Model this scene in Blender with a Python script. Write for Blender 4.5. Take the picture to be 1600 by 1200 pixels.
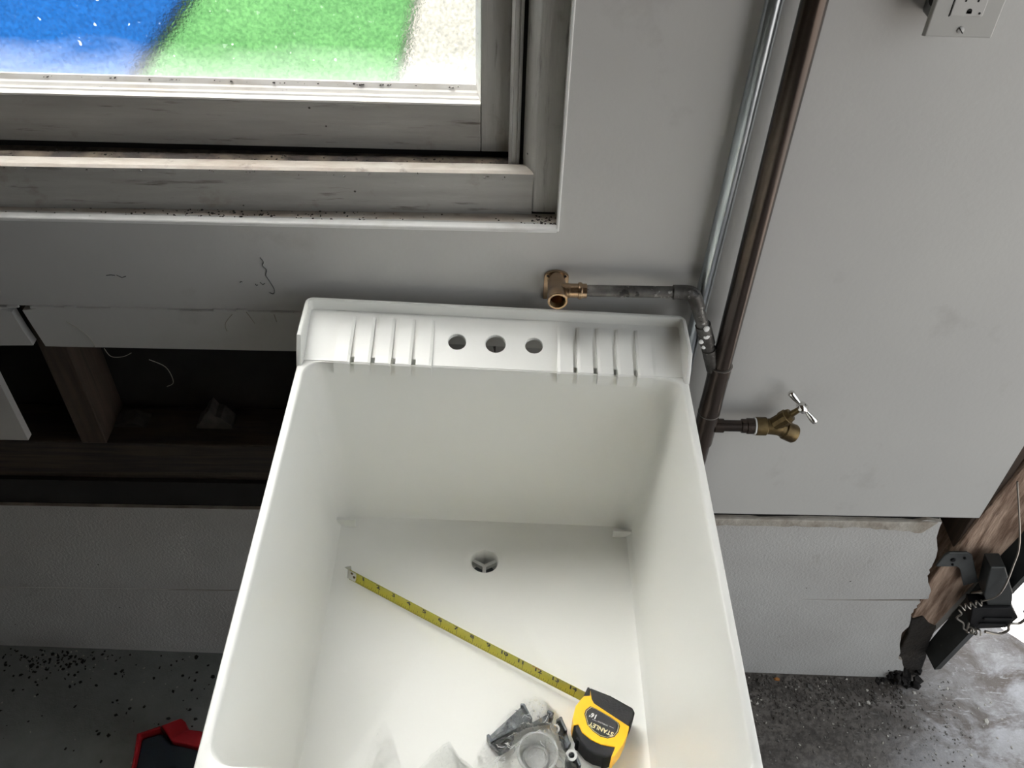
import bpy, bmesh, math, random
from mathutils import Vector, Matrix, noise
random.seed(7)
D = bpy.data; SC = bpy.context.scene
for o in list(D.objects): D.objects.remove(o)
COL = SC.collection
PI = math.pi

# ------------------------------------------------------------------ camera, world, sun, exposure
CAM = Vector((0.00315, -0.97651, 1.76060)); PITCH, YAW, ROLL, FPX = 0.767062, 0.022785, 0.035511, 1423.54
fw = Vector((math.sin(YAW)*math.cos(PITCH), math.cos(YAW)*math.cos(PITCH), -math.sin(PITCH)))
r0 = Vector((math.cos(YAW), -math.sin(YAW), 0)); u0 = r0.cross(fw)
rt = r0*math.cos(ROLL)+u0*math.sin(ROLL); up = -r0*math.sin(ROLL)+u0*math.cos(ROLL)
cd = D.cameras.new('camera'); cam = D.objects.new('camera', cd); COL.objects.link(cam)
cam.matrix_world = Matrix(((rt.x, up.x, -fw.x, CAM.x), (rt.y, up.y, -fw.y, CAM.y), (rt.z, up.z, -fw.z, CAM.z), (0, 0, 0, 1)))
cd.sensor_fit = 'HORIZONTAL'; cd.sensor_width = 36; cd.lens = FPX/1600*36; cd.clip_start = .02; cd.clip_end = 100
SC.camera = cam
w = D.worlds.new('sky'); SC.world = w; w.use_nodes = True
bg = w.node_tree.nodes['Background']; bg.inputs[0].default_value = (.93, .97, 1.0, 1); bg.inputs[1].default_value = 1.3
sd = D.lights.new('sun', 'SUN'); sd.energy = 145.0; sd.angle = math.radians(.6); sd.color = (1, .965, .92)
sun = D.objects.new('sun', sd); COL.objects.link(sun)
sun_dir = Vector((.36, -.335, -.87))            # travel direction
sun.rotation_euler = sun_dir.to_track_quat('-Z', 'Y').to_euler()
vs = SC.view_settings
vs.view_transform = 'Standard'; vs.look = 'None'; vs.gamma = 1; vs.use_curve_mapping = False; vs.exposure = 0.32

# ------------------------------------------------------------------ materials
def new_mat(name):
    m = D.materials.new(name); m.use_nodes = True
    nt = m.node_tree; b = nt.nodes['Principled BSDF']
    return m, nt, b
def N(nt, t, **kw):
    n = nt.nodes.new(t)
    for k, v in kw.items():
        if k in n.inputs.keys() if hasattr(n.inputs, 'keys') else False: n.inputs[k].default_value = v
        else: setattr(n, k, v)
    return n
def c4(c): return (c[0], c[1], c[2], 1)
def coords(nt, scale=(1, 1, 1)):
    g = nt.nodes.new('ShaderNodeNewGeometry'); mp = nt.nodes.new('ShaderNodeMapping')
    mp.inputs['Scale'].default_value = scale
    nt.links.new(g.outputs['Position'], mp.inputs['Vector'])
    return mp.outputs[0]
def tex_noise(nt, vec, scale, detail=4, rough=.55, dist=0):
    n = nt.nodes.new('ShaderNodeTexNoise'); n.inputs['Scale'].default_value = scale
    n.inputs['Detail'].default_value = detail; n.inputs['Roughness'].default_value = rough; n.inputs['Distortion'].default_value = dist
    nt.links.new(vec, n.inputs['Vector']); return n.outputs['Fac']
def ramp(nt, fac, lo, hi, c0=(0, 0, 0), c1=(1, 1, 1)):
    k = nt.nodes.new('ShaderNodeMapRange'); k.inputs[1].default_value = lo; k.inputs[2].default_value = hi
    nt.links.new(fac, k.inputs[0]); return mix(nt, k.outputs[0], tuple(c0), tuple(c1))
def mix(nt, fac, a, b):
    m = nt.nodes.new('ShaderNodeMix'); m.data_type = 'RGBA'
    if isinstance(fac, float): m.inputs[0].default_value = fac
    else: nt.links.new(fac, m.inputs[0])
    for s, v in ((6, a), (7, b)):
        if isinstance(v, tuple): m.inputs[s].default_value = c4(v)
        else: nt.links.new(v, m.inputs[s])
    return m.outputs[2]
def bump(nt, b, fac, strength, dist=.002):
    k = nt.nodes.new('ShaderNodeBump'); k.inputs['Strength'].default_value = strength; k.inputs['Distance'].default_value = dist
    nt.links.new(fac, k.inputs['Height']); nt.links.new(k.outputs[0], b.inputs['Normal'])
def surf(name, c1, c2=None, scale=8, rough=.5, metal=0, bstr=0, bscale=60, bdist=.002, stretch=(1, 1, 1), lo=.35, hi=.65,
         specks=None, spec=.5, rough2=None, layers=()):
    """two-tone noise surface; layers = (colour, scale, lo, hi, stretch) stains; specks = (colour, scale, radius, share)"""
    m, nt, b = new_mat(name); v = coords(nt, stretch)
    b.inputs['Metallic'].default_value = metal; b.inputs['Roughness'].default_value = rough
    b.inputs['Specular IOR Level'].default_value = spec
    c = c1
    if c2 is not None:
        f = ramp(nt, tex_noise(nt, v, scale, 6), lo, hi); c = mix(nt, f, c1, c2)
        if rough2 is not None:
            mr = nt.nodes.new('ShaderNodeMapRange'); nt.links.new(f, mr.inputs[0]); mr.inputs[3].default_value = rough; mr.inputs[4].default_value = rough2
            nt.links.new(mr.outputs[0], b.inputs['Roughness'])
    for (lc, ls, l0, l1, lst) in layers:
        lv = coords(nt, lst); c = mix(nt, ramp(nt, tex_noise(nt, lv, ls, 7, .6), l0, l1), c, lc)
    if specks:
        sc, ss, sr, share = specks
        vo = nt.nodes.new('ShaderNodeTexVoronoi'); vo.inputs['Scale'].default_value = ss
        nt.links.new(coords(nt), vo.inputs['Vector'])
        near = ramp(nt, vo.outputs['Distance'], sr, sr*1.5, (1, 1, 1), (0, 0, 0))
        sx = nt.nodes.new('ShaderNodeSeparateColor'); nt.links.new(vo.outputs['Color'], sx.inputs[0])
        pick = ramp(nt, sx.outputs[0], 1-share, 1-share+.001)
        mu = nt.nodes.new('ShaderNodeMath'); mu.operation = 'MULTIPLY'
        nt.links.new(near, mu.inputs[0]); nt.links.new(pick, mu.inputs[1])
        c = mix(nt, mu.outputs[0], c, sc)
    if isinstance(c, tuple): b.inputs['Base Color'].default_value = c4(c)
    else: nt.links.new(c, b.inputs['Base Color'])
    if bstr: bump(nt, b, tex_noise(nt, v, bscale, 5), bstr, bdist)
    return m

M = {}
M['wall'] = surf('painted_wallboard', (.55, .545, .525), (.52, .515, .50), 3, .55, bstr=.12, bscale=140, specks=((.05, .05, .05), 26, .035, .10),
                 layers=(((.42, .41, .39), 9, .60, .80, (1, 1, 1)),))
M['paper'] = surf('wallboard_edge', (.68, .67, .64), (.55, .53, .5), 30, .7, bstr=.2)
M['bead'] = surf('white_edge_bead', (.80, .80, .78), (.62, .60, .56), 18, .4, lo=.5, hi=.8, specks=((.06, .05, .04), 60, .10, .12))
M['concrete'] = surf('painted_concrete', (.55, .545, .53), (.49, .48, .465), 5, .75, bstr=.42, bscale=210, bdist=.004, specks=((.07, .06, .05), 40, .05, .10),
                     layers=(((.36, .34, .31), 14, .64, .8, (1, 1, 1)),))
M['raw'] = surf('raw_concrete', (.50, .47, .42), (.32, .28, .23), 22, .9, bstr=.8, bscale=50, bdist=.006)
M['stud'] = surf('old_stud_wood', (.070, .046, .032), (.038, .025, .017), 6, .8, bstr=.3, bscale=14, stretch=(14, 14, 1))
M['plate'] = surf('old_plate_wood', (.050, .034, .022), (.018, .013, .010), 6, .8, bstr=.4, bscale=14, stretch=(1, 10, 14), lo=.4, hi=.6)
M['post'] = surf('rough_post_wood', (.50, .36, .27), (.20, .125, .085), 7, .85, bstr=1.0, bscale=16, bdist=.006, stretch=(9, 9, 1.6), lo=.4, hi=.62,
                 layers=(((.05, .035, .028), 10, .60, .72, (2, 2, 1)), ((.50, .42, .36), 16, .66, .8, (3, 3, 1))))
M['rot'] = surf('rotted_wood', (.035, .028, .022), (.012, .010, .009), 20, .9, bstr=.8, bscale=60, bdist=.006)
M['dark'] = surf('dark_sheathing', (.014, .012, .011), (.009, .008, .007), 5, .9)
def wood_paint(name, st, a=(.40, .395, .37), b=(.33, .32, .295)):
    return surf(name, a, b, 5, .6, bstr=.45, bscale=10, bdist=.003, stretch=st, lo=.35, hi=.7,
                layers=(((.10, .085, .07), 9, .60, .74, tuple(1.0*s for s in st)), ((.24, .20, .16), 20, .60, .80, (1, 1, 1))),
                specks=((.04, .035, .03), 55, .07, .10))
M['wood_h'] = wood_paint('weathered_paint_horizontal', (1.4, 12, 14))
M['wood_v'] = wood_paint('weathered_paint_vertical', (14, 12, 1.2), (.45, .445, .42), (.37, .36, .335))
M['stool'] = surf('dirty_white_stool', (.62, .58, .52), (.42, .36, .30), 12, .5, stretch=(1, 3, 3), layers=(((.12, .08, .06), 22, .62, .74, (1, 1, 1)),), bstr=.3)
M['putty'] = surf('white_glazing_strip', (.78, .76, .72), (.60, .55, .48), 14, .45, stretch=(1, 3, 3), lo=.5, hi=.75, layers=(((.10, .08, .06), 60, .68, .75, (1, 2, 2)),))
M['groove'] = surf('dirty_groove', (.20, .16, .12), (.05, .04, .035), 24, .85, bstr=.6, lo=.35, hi=.6)
M['tub'] = surf('white_moulded_plastic', (.86, .86, .82), (.85, .85, .81), 5, .32, bstr=.03, bscale=90)
M['strainer'] = surf('drain_plastic', (.62, .62, .60), None, rough=.4)
M['black'] = surf('black_plastic', (.009, .009, .010), (.014, .014, .015), 30, .5, bstr=.1, bscale=200, spec=.12)
M['rubber'] = surf('black_rubber', (.005, .005, .006), (.010, .010, .010), 60, .6, bstr=.25, bscale=400, spec=.10)
M['yellow'] = surf('yellow_case', (.87, .47, .012), (.82, .43, .010), 20, .33)
M['white_ink'] = surf('white_print', (.85, .85, .82), None, rough=.5)
M['cream_ink'] = surf('cream_print', (.85, .78, .45), None, rough=.5)
M['black_ink'] = surf('black_print', (.015, .015, .012), None, rough=.5)
M['red_ink'] = surf('red_print', (.35, .05, .02), None, rough=.5)
M['blade'] = surf('yellow_blade', (.46, .42, .030), (.43, .39, .026), 40, .35)
M['steel'] = surf('bright_steel', (.62, .62, .60), (.5, .5, .48), 30, .3, metal=1)
M['galv'] = surf('galvanised_conduit', (.50, .54, .57), (.38, .42, .45), 60, .30, metal=1, stretch=(1, 1, .25), bstr=.15, bscale=120)
M['copper'] = surf('dark_patina_copper', (.085, .062, .050), (.055, .045, .040), 9, .25, metal=.75, stretch=(4, 4, .6), bstr=.1, bscale=40,
                   layers=(((.11, .07, .05), 12, .66, .95, (1, 1, .5)),))
M['branch'] = surf('grimy_copper', (.16, .155, .145), (.06, .055, .05), 45, .5, metal=.5, bstr=.5, bscale=90, lo=.35, hi=.6,
                   layers=(((.42, .41, .39), 90, .60, .68, (1, 1, 1)), ((.03, .028, .026), 60, .60, .66, (1, 1, 1))))
M['solder'] = surf('solder', (.28, .26, .24), (.12, .11, .10), 50, .4, metal=.8, bstr=.3)
M['paint_drop'] = surf('white_paint_drop', (.85, .85, .83), None, rough=.4)
M['brass'] = surf('bright_brass', (.45, .33, .22), (.33, .23, .145), 30, .27, metal=1, bstr=.15, bscale=150)
M['old_brass'] = surf('tarnished_brass', (.20, .145, .065), (.10, .07, .035), 40, .4, metal=.9, bstr=.3, bscale=120)
M['chrome'] = surf('chrome', (.72, .71, .68), None, rough=.08, metal=1)
M['plate_white'] = surf('ivory_plastic', (.43, .428, .41), None, rough=.35)
M['device'] = surf('receptacle_plastic', (.47, .465, .45), None, rough=.3)
M['hole'] = surf('black_slot', (.006, .006, .006), None, rough=.8)
M['boxmetal'] = surf('steel_box', (.20, .21, .21), (.14, .14, .14), 20, .4, metal=.8)
M['track'] = surf('dark_painted_steel', (.055, .060, .060), (.035, .038, .038), 18, .38, metal=.4, bstr=.1,
                  layers=(((.30, .30, .29), 60, .69, .74, (1, 1, 1)),))
M['bracket'] = surf('grey_bracket_steel', (.105, .112, .112), (.06, .063, .063), 20, .42, metal=.5, bstr=.15)
M['wire'] = surf('spring_wire', (.30, .28, .25), None, rough=.35, metal=.9)
M['weather'] = surf('pale_weatherstrip', (.40, .385, .36), (.26, .245, .22), 14, .6)
M['red'] = surf('red_plastic', (.24, .008, .011), (.20, .007, .010), 20, .55, spec=.08)
M['tool_black'] = surf('tool_black', (.008, .010, .012), (.013, .015, .017), 20, .7, spec=.04)
M['grey_plastic'] = surf('charcoal_plastic', (.055, .065, .075), (.075, .085, .095), 20, .42)
M['chip_dark'] = surf('dark_chip', (.045, .040, .036), (.085, .075, .066), 60, .9)
M['flake_black'] = surf('black_flake', (.010, .009, .009), (.02, .018, .017), 60, .9, spec=.2)
M['chip_pale'] = surf('pale_chip', (.50, .48, .44), (.36, .34, .30), 60, .8)
M['chip_grey'] = surf('grey_chip', (.20, .19, .175), (.10, .095, .09), 70, .85)
M['rust'] = surf('rust_flake', (.34, .14, .035), (.2, .08, .025), 50, .8)
M['fibre'] = surf('pale_fibre', (.35, .33, .28), None, rough=.8)
M['lawn'] = surf('lawn_grass', (.0056, .016, .0053), (.0074, .0195, .0068), 7, 1.0, spec=0)
M['blue_bin'] = surf('blue_plastic', (.0001, .0046, .017), (.0001, .0055, .020), 4, 1.0, spec=0)
M['drive'] = surf('driveway_concrete', (.056, .054, .052), (.046, .044, .042), 6, .95, spec=.1, bstr=.2)
M['yard'] = surf('yard_paving', (.022, .0215, .018), (.018, .0175, .015), 6, .95, spec=.1)
M['ceiling'] = surf('bare_roof_boards', (.10, .075, .055), None, rough=.8)
M['pencil'] = surf('marker_scrawl', (.10, .10, .10), None, rough=.7)

def floor_mat():
    m, nt, b = new_mat('garage_floor'); v = coords(nt)
    sx = nt.nodes.new('ShaderNodeSeparateXYZ'); nt.links.new(v, sx.inputs[0])
    big = tex_noise(nt, v, 3.2, 6, .6); mid = tex_noise(nt, v, 16, 8, .65); fine = tex_noise(nt, v, 90, 6, .7)
    paint = mix(nt, ramp(nt, mid, .35, .7), (.215, .225, .215), (.17, .178, .17))
    # bare worn slab towards the doorway
    slab = mix(nt, ramp(nt, mid, .38, .66), (.40, .39, .39), (.20, .185, .18))
    slab = mix(nt, ramp(nt, fine, .55, .72), slab, (.52, .51, .52))
    slab = mix(nt, ramp(nt, big, .52, .66), slab, (.52, .52, .55))
    blot = tex_noise(nt, coords(nt, (1, 1.4, 1)), 6.5, 8, .7, .6)
    slab = mix(nt, ramp(nt, blot, .46, .60), slab, (.15, .125, .11))
    streak = tex_noise(nt, coords(nt, (3, 14, 1)), 9, 6, .7)
    slab = mix(nt, ramp(nt, streak, .58, .72), slab, (.55, .55, .57))
    a = nt.nodes.new('ShaderNodeMath'); a.operation = 'MULTIPLY_ADD'; a.inputs[1].default_value = .8
    nt.links.new(big, a.inputs[0]); nt.links.new(sx.outputs['X'], a.inputs[2])
    side = ramp(nt, a.outputs[0], .55, 1.05)
    c = mix(nt, side, paint, slab)
    # soil washed in along the foundation
    e = nt.nodes.new('ShaderNodeMath'); e.operation = 'MULTIPLY_ADD'; e.inputs[1].default_value = .30
    nt.links.new(mid, e.inputs[0]); nt.links.new(sx.outputs['Y'], e.inputs[2])
    soil = ramp(nt, e.outputs[0], -.50, .0)
    px = ramp(nt, sx.outputs['X'], .30, .50); a2 = nt.nodes.new('ShaderNodeMath'); a2.operation = 'MULTIPLY_ADD'; a2.inputs[1].default_value = .45; nt.links.new(mid, a2.inputs[0]); nt.links.new(sx.outputs['X'], a2.inputs[2])
    px2 = ramp(nt, a2.outputs[0], 1.0, 1.30, (1, 1, 1), (0, 0, 0))
    k = nt.nodes.new('ShaderNodeMath'); k.operation = 'MULTIPLY'; nt.links.new(soil, k.inputs[0]); nt.links.new(px, k.inputs[1])
    k2 = nt.nodes.new('ShaderNodeMath'); k2.operation = 'MULTIPLY'; nt.links.new(k.outputs[0], k2.inputs[0]); nt.links.new(px2, k2.inputs[1])
    soilc = mix(nt, ramp(nt, fine, .4, .62), (.125, .112, .100), (.035, .029, .025))
    soilc = mix(nt, ramp(nt, blot, .50, .66), soilc, (.030, .025, .021)); soilc = mix(nt, ramp(nt, streak, .60, .74), soilc, (.21, .20, .185))
    c = mix(nt, k2.outputs[0], c, soilc)
    nt.links.new(c, b.inputs['Base Color'])
    rr = nt.nodes.new('ShaderNodeMapRange'); nt.links.new(mid, rr.inputs[0]); rr.inputs[1].default_value = .35; rr.inputs[2].default_value = .7
    rr.inputs[3].default_value = .32; rr.inputs[4].default_value = .7; nt.links.new(rr.outputs[0], b.inputs['Roughness'])
    bump(nt, b, fine, .45, .004)
    return m
M['floor'] = floor_mat()

def glass_mat():
    m = D.materials.new('obscured_glass'); m.use_nodes = True; nt = m.node_tree; nt.nodes.clear()
    out = nt.nodes.new('ShaderNodeOutputMaterial')
    rf = nt.nodes.new('ShaderNodeBsdfRefraction'); rf.inputs['Roughness'].default_value = .10; rf.inputs['IOR'].default_value = 1.25
    rf.inputs['Color'].default_value = (.97, .98, .98, 1)
    tr = nt.nodes.new('ShaderNodeBsdfTranslucent'); tr.inputs['Color'].default_value = (.90, .92, .93, 1)
    v = coords(nt); f = tex_noise(nt, v, 330, 3, .6)
    bp = nt.nodes.new('ShaderNodeBump'); bp.inputs['Strength'].default_value = .12; bp.inputs['Distance'].default_value = .001
    nt.links.new(f, bp.inputs['Height']); nt.links.new(bp.outputs[0], rf.inputs['Normal'])
    nt.links.new(ramp(nt, tex_noise(nt, v, 240, 2, .5), .35, .62, (.74, .76, .77), (1, 1, 1)), rf.inputs['Color'])
    mx = nt.nodes.new('ShaderNodeMixShader')
    # dust: a grimy film along the foot of the pane, and scattered specks of paint
    sx = nt.nodes.new('ShaderNodeSeparateXYZ'); nt.links.new(v, sx.inputs[0])
    am = nt.nodes.new('ShaderNodeMath'); am.operation = 'MULTIPLY_ADD'; am.inputs[1].default_value = .05
    nt.links.new(tex_noise(nt, coords(nt, (1, 1, 3)), 9, 5, .6), am.inputs[0]); nt.links.new(sx.outputs['Z'], am.inputs[2])
    mr = nt.nodes.new('ShaderNodeMapRange'); mr.inputs[1].default_value = 1.255; mr.inputs[2].default_value = 1.305; mr.inputs[3].default_value = .035; mr.inputs[4].default_value = .002
    nt.links.new(am.outputs[0], mr.inputs[0])
    sp = ramp(nt, tex_noise(nt, v, 120, 2, .4), .735, .75, (0, 0, 0), (.12, .12, .12))
    ad = nt.nodes.new('ShaderNodeMath'); ad.operation = 'MAXIMUM'; nt.links.new(mr.outputs[0], ad.inputs[0]); nt.links.new(sp, ad.inputs[1])
    nt.links.new(ad.outputs[0], mx.inputs[0])
    nt.links.new(rf.outputs[0], mx.inputs[1]); nt.links.new(tr.outputs[0], mx.inputs[2]); nt.links.new(mx.outputs[0], out.inputs[0])
    return m
M['glass'] = glass_mat()
def film_mat(name, tint, haze, gloss):
    m = D.materials.new(name); m.use_nodes = True; nt = m.node_tree; nt.nodes.clear()
    out = nt.nodes.new('ShaderNodeOutputMaterial')
    t = nt.nodes.new('ShaderNodeBsdfTransparent'); t.inputs[0].default_value = c4(tint)
    g = nt.nodes.new('ShaderNodeBsdfGlossy'); g.inputs['Roughness'].default_value = .11; g.inputs[0].default_value = (1, 1, 1, 1)
    d = nt.nodes.new('ShaderNodeBsdfDiffuse'); d.inputs[0].default_value = (.85, .87, .88, 1)
    fr = nt.nodes.new('ShaderNodeFresnel'); fr.inputs[0].default_value = gloss
    a = nt.nodes.new('ShaderNodeMixShader'); a.inputs[0].default_value = haze
    nt.links.new(t.outputs[0], a.inputs[1]); nt.links.new(d.outputs[0], a.inputs[2])
    b2 = nt.nodes.new('ShaderNodeMixShader'); k = nt.nodes.new('ShaderNodeMath'); k.operation = 'ADD'; k.inputs[1].default_value = (.035 if gloss > 1.25 else .015); k.use_clamp = True; nt.links.new(fr.outputs[0], k.inputs[0]); nt.links.new(k.outputs[0], b2.inputs[0]); nt.links.new(a.outputs[0], b2.inputs[1]); nt.links.new(g.outputs[0], b2.inputs[2])
    nt.links.new(b2.outputs[0], out.inputs[0])
    return m
M['film'] = film_mat('clear_bag_film', (.99, .99, .99), .035, 1.5)
M['frost'] = film_mat('frosted_bag_film', (.97, .975, .975), .13, 1.4)
M['crease_glint'] = surf('film_highlight', (.93, .94, .95), None, rough=.15)  # near-white colour standing in for bright highlights on the bag film
M['thin_film'] = film_mat('thin_film', (1, 1, 1), .015, 1.2)
def cup_mat():
    m, nt, b = new_mat('translucent_plastic'); b.inputs['Base Color'].default_value = (.92, .93, .92, 1); b.inputs['Roughness'].default_value = .25
    b.inputs['Transmission Weight'].default_value = .15; b.inputs['IOR'].default_value = 1.2
    return m
M['cup'] = cup_mat()

# ------------------------------------------------------------------ helpers
W = {}                                             # world matrix of every placed root or part
def thing(name, label=None, cat=None, loc=(0, 0, 0), rot=None, group=None, kind=None, parent=None):
    o = D.objects.new(name, None); COL.objects.link(o); o.empty_display_size = .02
    m = Matrix.Translation(loc) @ (rot.to_4x4() if rot else Matrix())
    o.matrix_world = m; W[o] = m
    tag(o, label, cat, group, kind); return o
def tag(o, label=None, cat=None, group=None, kind=None):
    for k, v in (('label', label), ('category', cat), ('group', group), ('kind', kind)):
        if v: o[k] = v
    return o
def obj(name, bm, mat, parent=None, local=False, smooth=False, bevel=0, segs=2, label=None, kind=None):
    """link a bmesh as one object; vertices are in world space unless local"""
    bmesh.ops.recalc_face_normals(bm, faces=bm.faces)
    if parent is not None and not local: bm.transform(W[parent].inverted())
    me = D.meshes.new(name); bm.to_mesh(me); bm.free()
    for mm in (mat if isinstance(mat, (list, tuple)) else [mat]): me.materials.append(mm)
    o = D.objects.new(name, me); COL.objects.link(o)
    if smooth:
        for p in me.polygons: p.use_smooth = True
        try: me.set_sharp_from_angle(angle=math.radians(smooth if smooth is not True else 40))
        except Exception: pass
    if bevel:
        b = o.modifiers.new('bevel', 'BEVEL'); b.width = bevel; b.segments = segs; b.limit_method = 'ANGLE'; b.angle_limit = math.radians(35)
    if parent is not None: o.parent = parent; W[o] = W[parent].copy()
    else: W[o] = Matrix()
    if label: o['label'] = label
    if kind: o['kind'] = kind
    return o
def B(): return bmesh.new()
def box(bm, x0, x1, y0, y1, z0, z1, mi=0):
    vs_ = [bm.verts.new((x, y, z)) for x in (x0, x1) for y in (y0, y1) for z in (z0, z1)]
    for f in ((0, 1, 3, 2), (4, 6, 7, 5), (0, 4, 5, 1), (2, 3, 7, 6), (0, 2, 6, 4), (1, 5, 7, 3)):
        bm.faces.new([vs_[i] for i in f]).material_index = mi
    return bm
def prism(bm, pts, axis, a, b, mi=0):
    """polygon swept along an axis: y takes (x,z) points, z takes (x,y) points, x takes (y,z) points"""
    def P(p, t): return {'y': (p[0], t, p[1]), 'z': (p[0], p[1], t), 'x': (t, p[0], p[1])}[axis]
    A_ = [bm.verts.new(P(p, a)) for p in pts]; B_ = [bm.verts.new(P(p, b)) for p in pts]
    n = len(pts)
    for f in (A_, B_[::-1]): bm.faces.new(f).material_index = mi
    for i in range(n): bm.faces.new((A_[i], B_[i], B_[(i+1) % n], A_[(i+1) % n])).material_index = mi
    return bm
def loft(bm, rings, closed=True, cap0=False, cap1=False):
    R = [[bm.verts.new(p) for p in r] for r in rings]; n = len(R[0])
    for a, b in zip(R, R[1:]):
        for i in range(n if closed else n-1): bm.faces.new((a[i], a[(i+1) % n], b[(i+1) % n], b[i]))
    if cap0: bm.faces.new(R[0][::-1])
    if cap1: bm.faces.new(R[-1])
    return R
def frame(d):
    d = Vector(d).normalized(); a = Vector((0, 0, 1)) if abs(d.z) < .9 else Vector((1, 0, 0))
    u = d.cross(a).normalized(); return u, d.cross(u).normalized()
def lathe(bm, origin, axis, prof, n=20, cap=True):
    """prof = [(distance along axis, radius)]"""
    o = Vector(origin); d = Vector(axis).normalized(); u, v = frame(d)
    rings = [[o+d*t+(u*math.cos(2*PI*i/n)+v*math.sin(2*PI*i/n))*max(r, 1e-5) for i in range(n)] for t, r in prof]
    loft(bm, rings, True, cap, cap); return bm
def tube(bm, pts, r, n=10, rs=None):
    pts = [Vector(p) for p in pts]; rings = []
    u = None
    for i, p in enumerate(pts):
        d = (pts[min(i+1, len(pts)-1)]-pts[max(i-1, 0)]).normalized()
        if u is None: u, v = frame(d)
        else: u = (u-d*u.dot(d)).normalized(); v = d.cross(u)
        rad = rs[i] if rs else r
        rings.append([p+(u*math.cos(2*PI*k/n)+v*math.sin(2*PI*k/n))*rad for k in range(n)])
    loft(bm, rings, True, True, True); return bm
def spline(pts, k=6):
    P = [Vector(p) for p in pts]; out = []
    for i in range(len(P)-1):
        p0, p1, p2, p3 = P[max(i-1, 0)], P[i], P[i+1], P[min(i+2, len(P)-1)]
        for j in range(k):
            t = j/k
            out.append(.5*((2*p1)+(p2-p0)*t+(2*p0-5*p1+4*p2-p3)*t*t+(3*p1-p0-3*p2+p3)*t**3))
    out.append(P[-1]); return out
def rrect(x0, x1, y0, y1, r, z, n=6, m=7):
    P = []
    for cx, cy, a0 in ((x1-r, y1-r, 0), (x0+r, y1-r, 90), (x0+r, y0+r, 180), (x1-r, y0+r, 270)):
        for k in range(n+1):
            a = math.radians(a0+90*k/n); P.append((cx+r*math.cos(a), cy+r*math.sin(a), z))
    out = []
    for i, p in enumerate(P):
        out.append(p)
        if i % (n+1) == n:
            q = P[(i+1) % len(P)]
            for k in range(1, m+1): out.append(tuple(p[c]+(q[c]-p[c])*k/(m+1) for c in range(3)))
    return out
def text_bm(s, size, bold=0.0):
    cu = D.curves.new('text', 'FONT'); cu.body = s; cu.size = size; cu.align_x = 'CENTER'; cu.align_y = 'CENTER'; cu.offset = bold; cu.resolution_u = 3
    o = D.objects.new('text', cu); COL.objects.link(o)
    me = o.to_mesh(depsgraph=None) if False else bpy.data.meshes.new_from_object(o)
    bm = B(); bm.from_mesh(me); D.objects.remove(o); D.meshes.remove(me); D.curves.remove(cu); return bm
def put_text(bm, s, size, M4, bold=0.0):
    t = text_bm(s, size, bold); t.transform(M4); me = D.meshes.new('t'); t.to_mesh(me); t.free(); bm.from_mesh(me); D.meshes.remove(me)
def jag(a, b, n, amp, seed=0):
    """jagged polyline between two 2-D points (end point left out)"""
    rnd = random.Random(seed); out = []
    for i in range(n):
        t = i/n; k = 0 if i == 0 else 1
        out.append((a[0]+(b[0]-a[0])*t+k*rnd.uniform(-amp, amp), a[1]+(b[1]-a[1])*t+k*rnd.uniform(-amp, amp)))
    return out
def floor_z(x): return -.003-.043*x

# ------------------------------------------------------------------ floor, walls, ceiling
def tilted(name, x0, x1, y0, y1, mat, dz=0):
    bm = B(); v = [bm.verts.new((x, y, floor_z(x)+dz-t)) for t in (0, .12) for (x, y) in ((x0, y0), (x1, y0), (x1, y1), (x0, y1))]
    for f in ((0, 1, 2, 3), (7, 6, 5, 4), (0, 4, 5, 1), (1, 5, 6, 2), (2, 6, 7, 3), (3, 7, 4, 0)): bm.faces.new([v[i] for i in f])
    o = obj(name, bm, mat); return tag(o, kind='structure')
tag(tilted('floor', -2.2, 1.30, -3.5, .40, M['floor']), 'grimy painted concrete garage floor, worn bare towards the doorway')
tag(tilted('driveway', 1.30, 8, -9, 9, M['drive'], -.01), 'pale sunlit concrete driveway outside the doorway')
tag(tilted('yard_paving', -8, 1.30, .40, 9, M['yard'], -.012), 'pale paving outdoors behind the window wall')
b = B(); box(b, -2.35, 1.05, -3.6, .13, 2.42, 2.55); tag(obj('ceiling', b, M['ceiling']), kind='structure')
b = B(); box(b, -2.35, -2.2, -3.6, .13, -.1, 2.42); tag(obj('wall_left', b, M['ceiling']), kind='structure')
b = B(); box(b, -2.2, 1.05, -3.6, -3.5, -.2, 2.42); tag(obj('wall_front', b, M['ceiling']), kind='structure')
b = B(); box(b, .97, 1.05, -3.5, -1.9, -.2, 2.42); box(b, .97, 1.05, -1.9, .13, 2.1, 2.42); tag(obj('wall_right', b, M['ceiling']), kind='structure')

wall = thing('wall_back', 'grey painted back wall cut open above a low concrete foundation', kind='structure')
T = .013
GX0, GX1, GZ0, GZ1 = -1.42, .0785, 1.0965, 2.28          # window hole
b = B()
for (x0, x1, z0, z1) in ((-2.2, -1.42, .674, 2.42), (-1.42, -.738, .674, GZ0), (-.738, .0, .951, GZ0), (.0, GX1, .519, GZ0), (GX1, .843, .519, 2.42), (-1.42, GX1, GZ1, 2.42)):
    box(b, x0, x1, 0, T, z0, z1)
obj('wallboard', b, M['wall'], wall)
# strip below the horizontal seam, split by a broken slit over the stud
b = B(); prism(b, [(-.738, .876), (-.661, .8785), (-.6660, .905), (-.6702, .9392)]+[(-.700, .9488), (-.738, .9480)], 'y', -.0015, T-.0015)
obj('wallboard_strip', b, M['wall'], wall)
top = [(-.02+t*(-.6542+.02)/22, .9495+random.uniform(-.0016, .0012)) for t in range(23)]
top[-1] = (-.6542, .9430)
b = B(); prism(b, [(-.6439, .8772), (-.0, .8775)]+top+[(-.6500, .915)], 'y', -.0015, T-.0015)
obj('wallboard_strip', b, M['wall'], wall)
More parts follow.
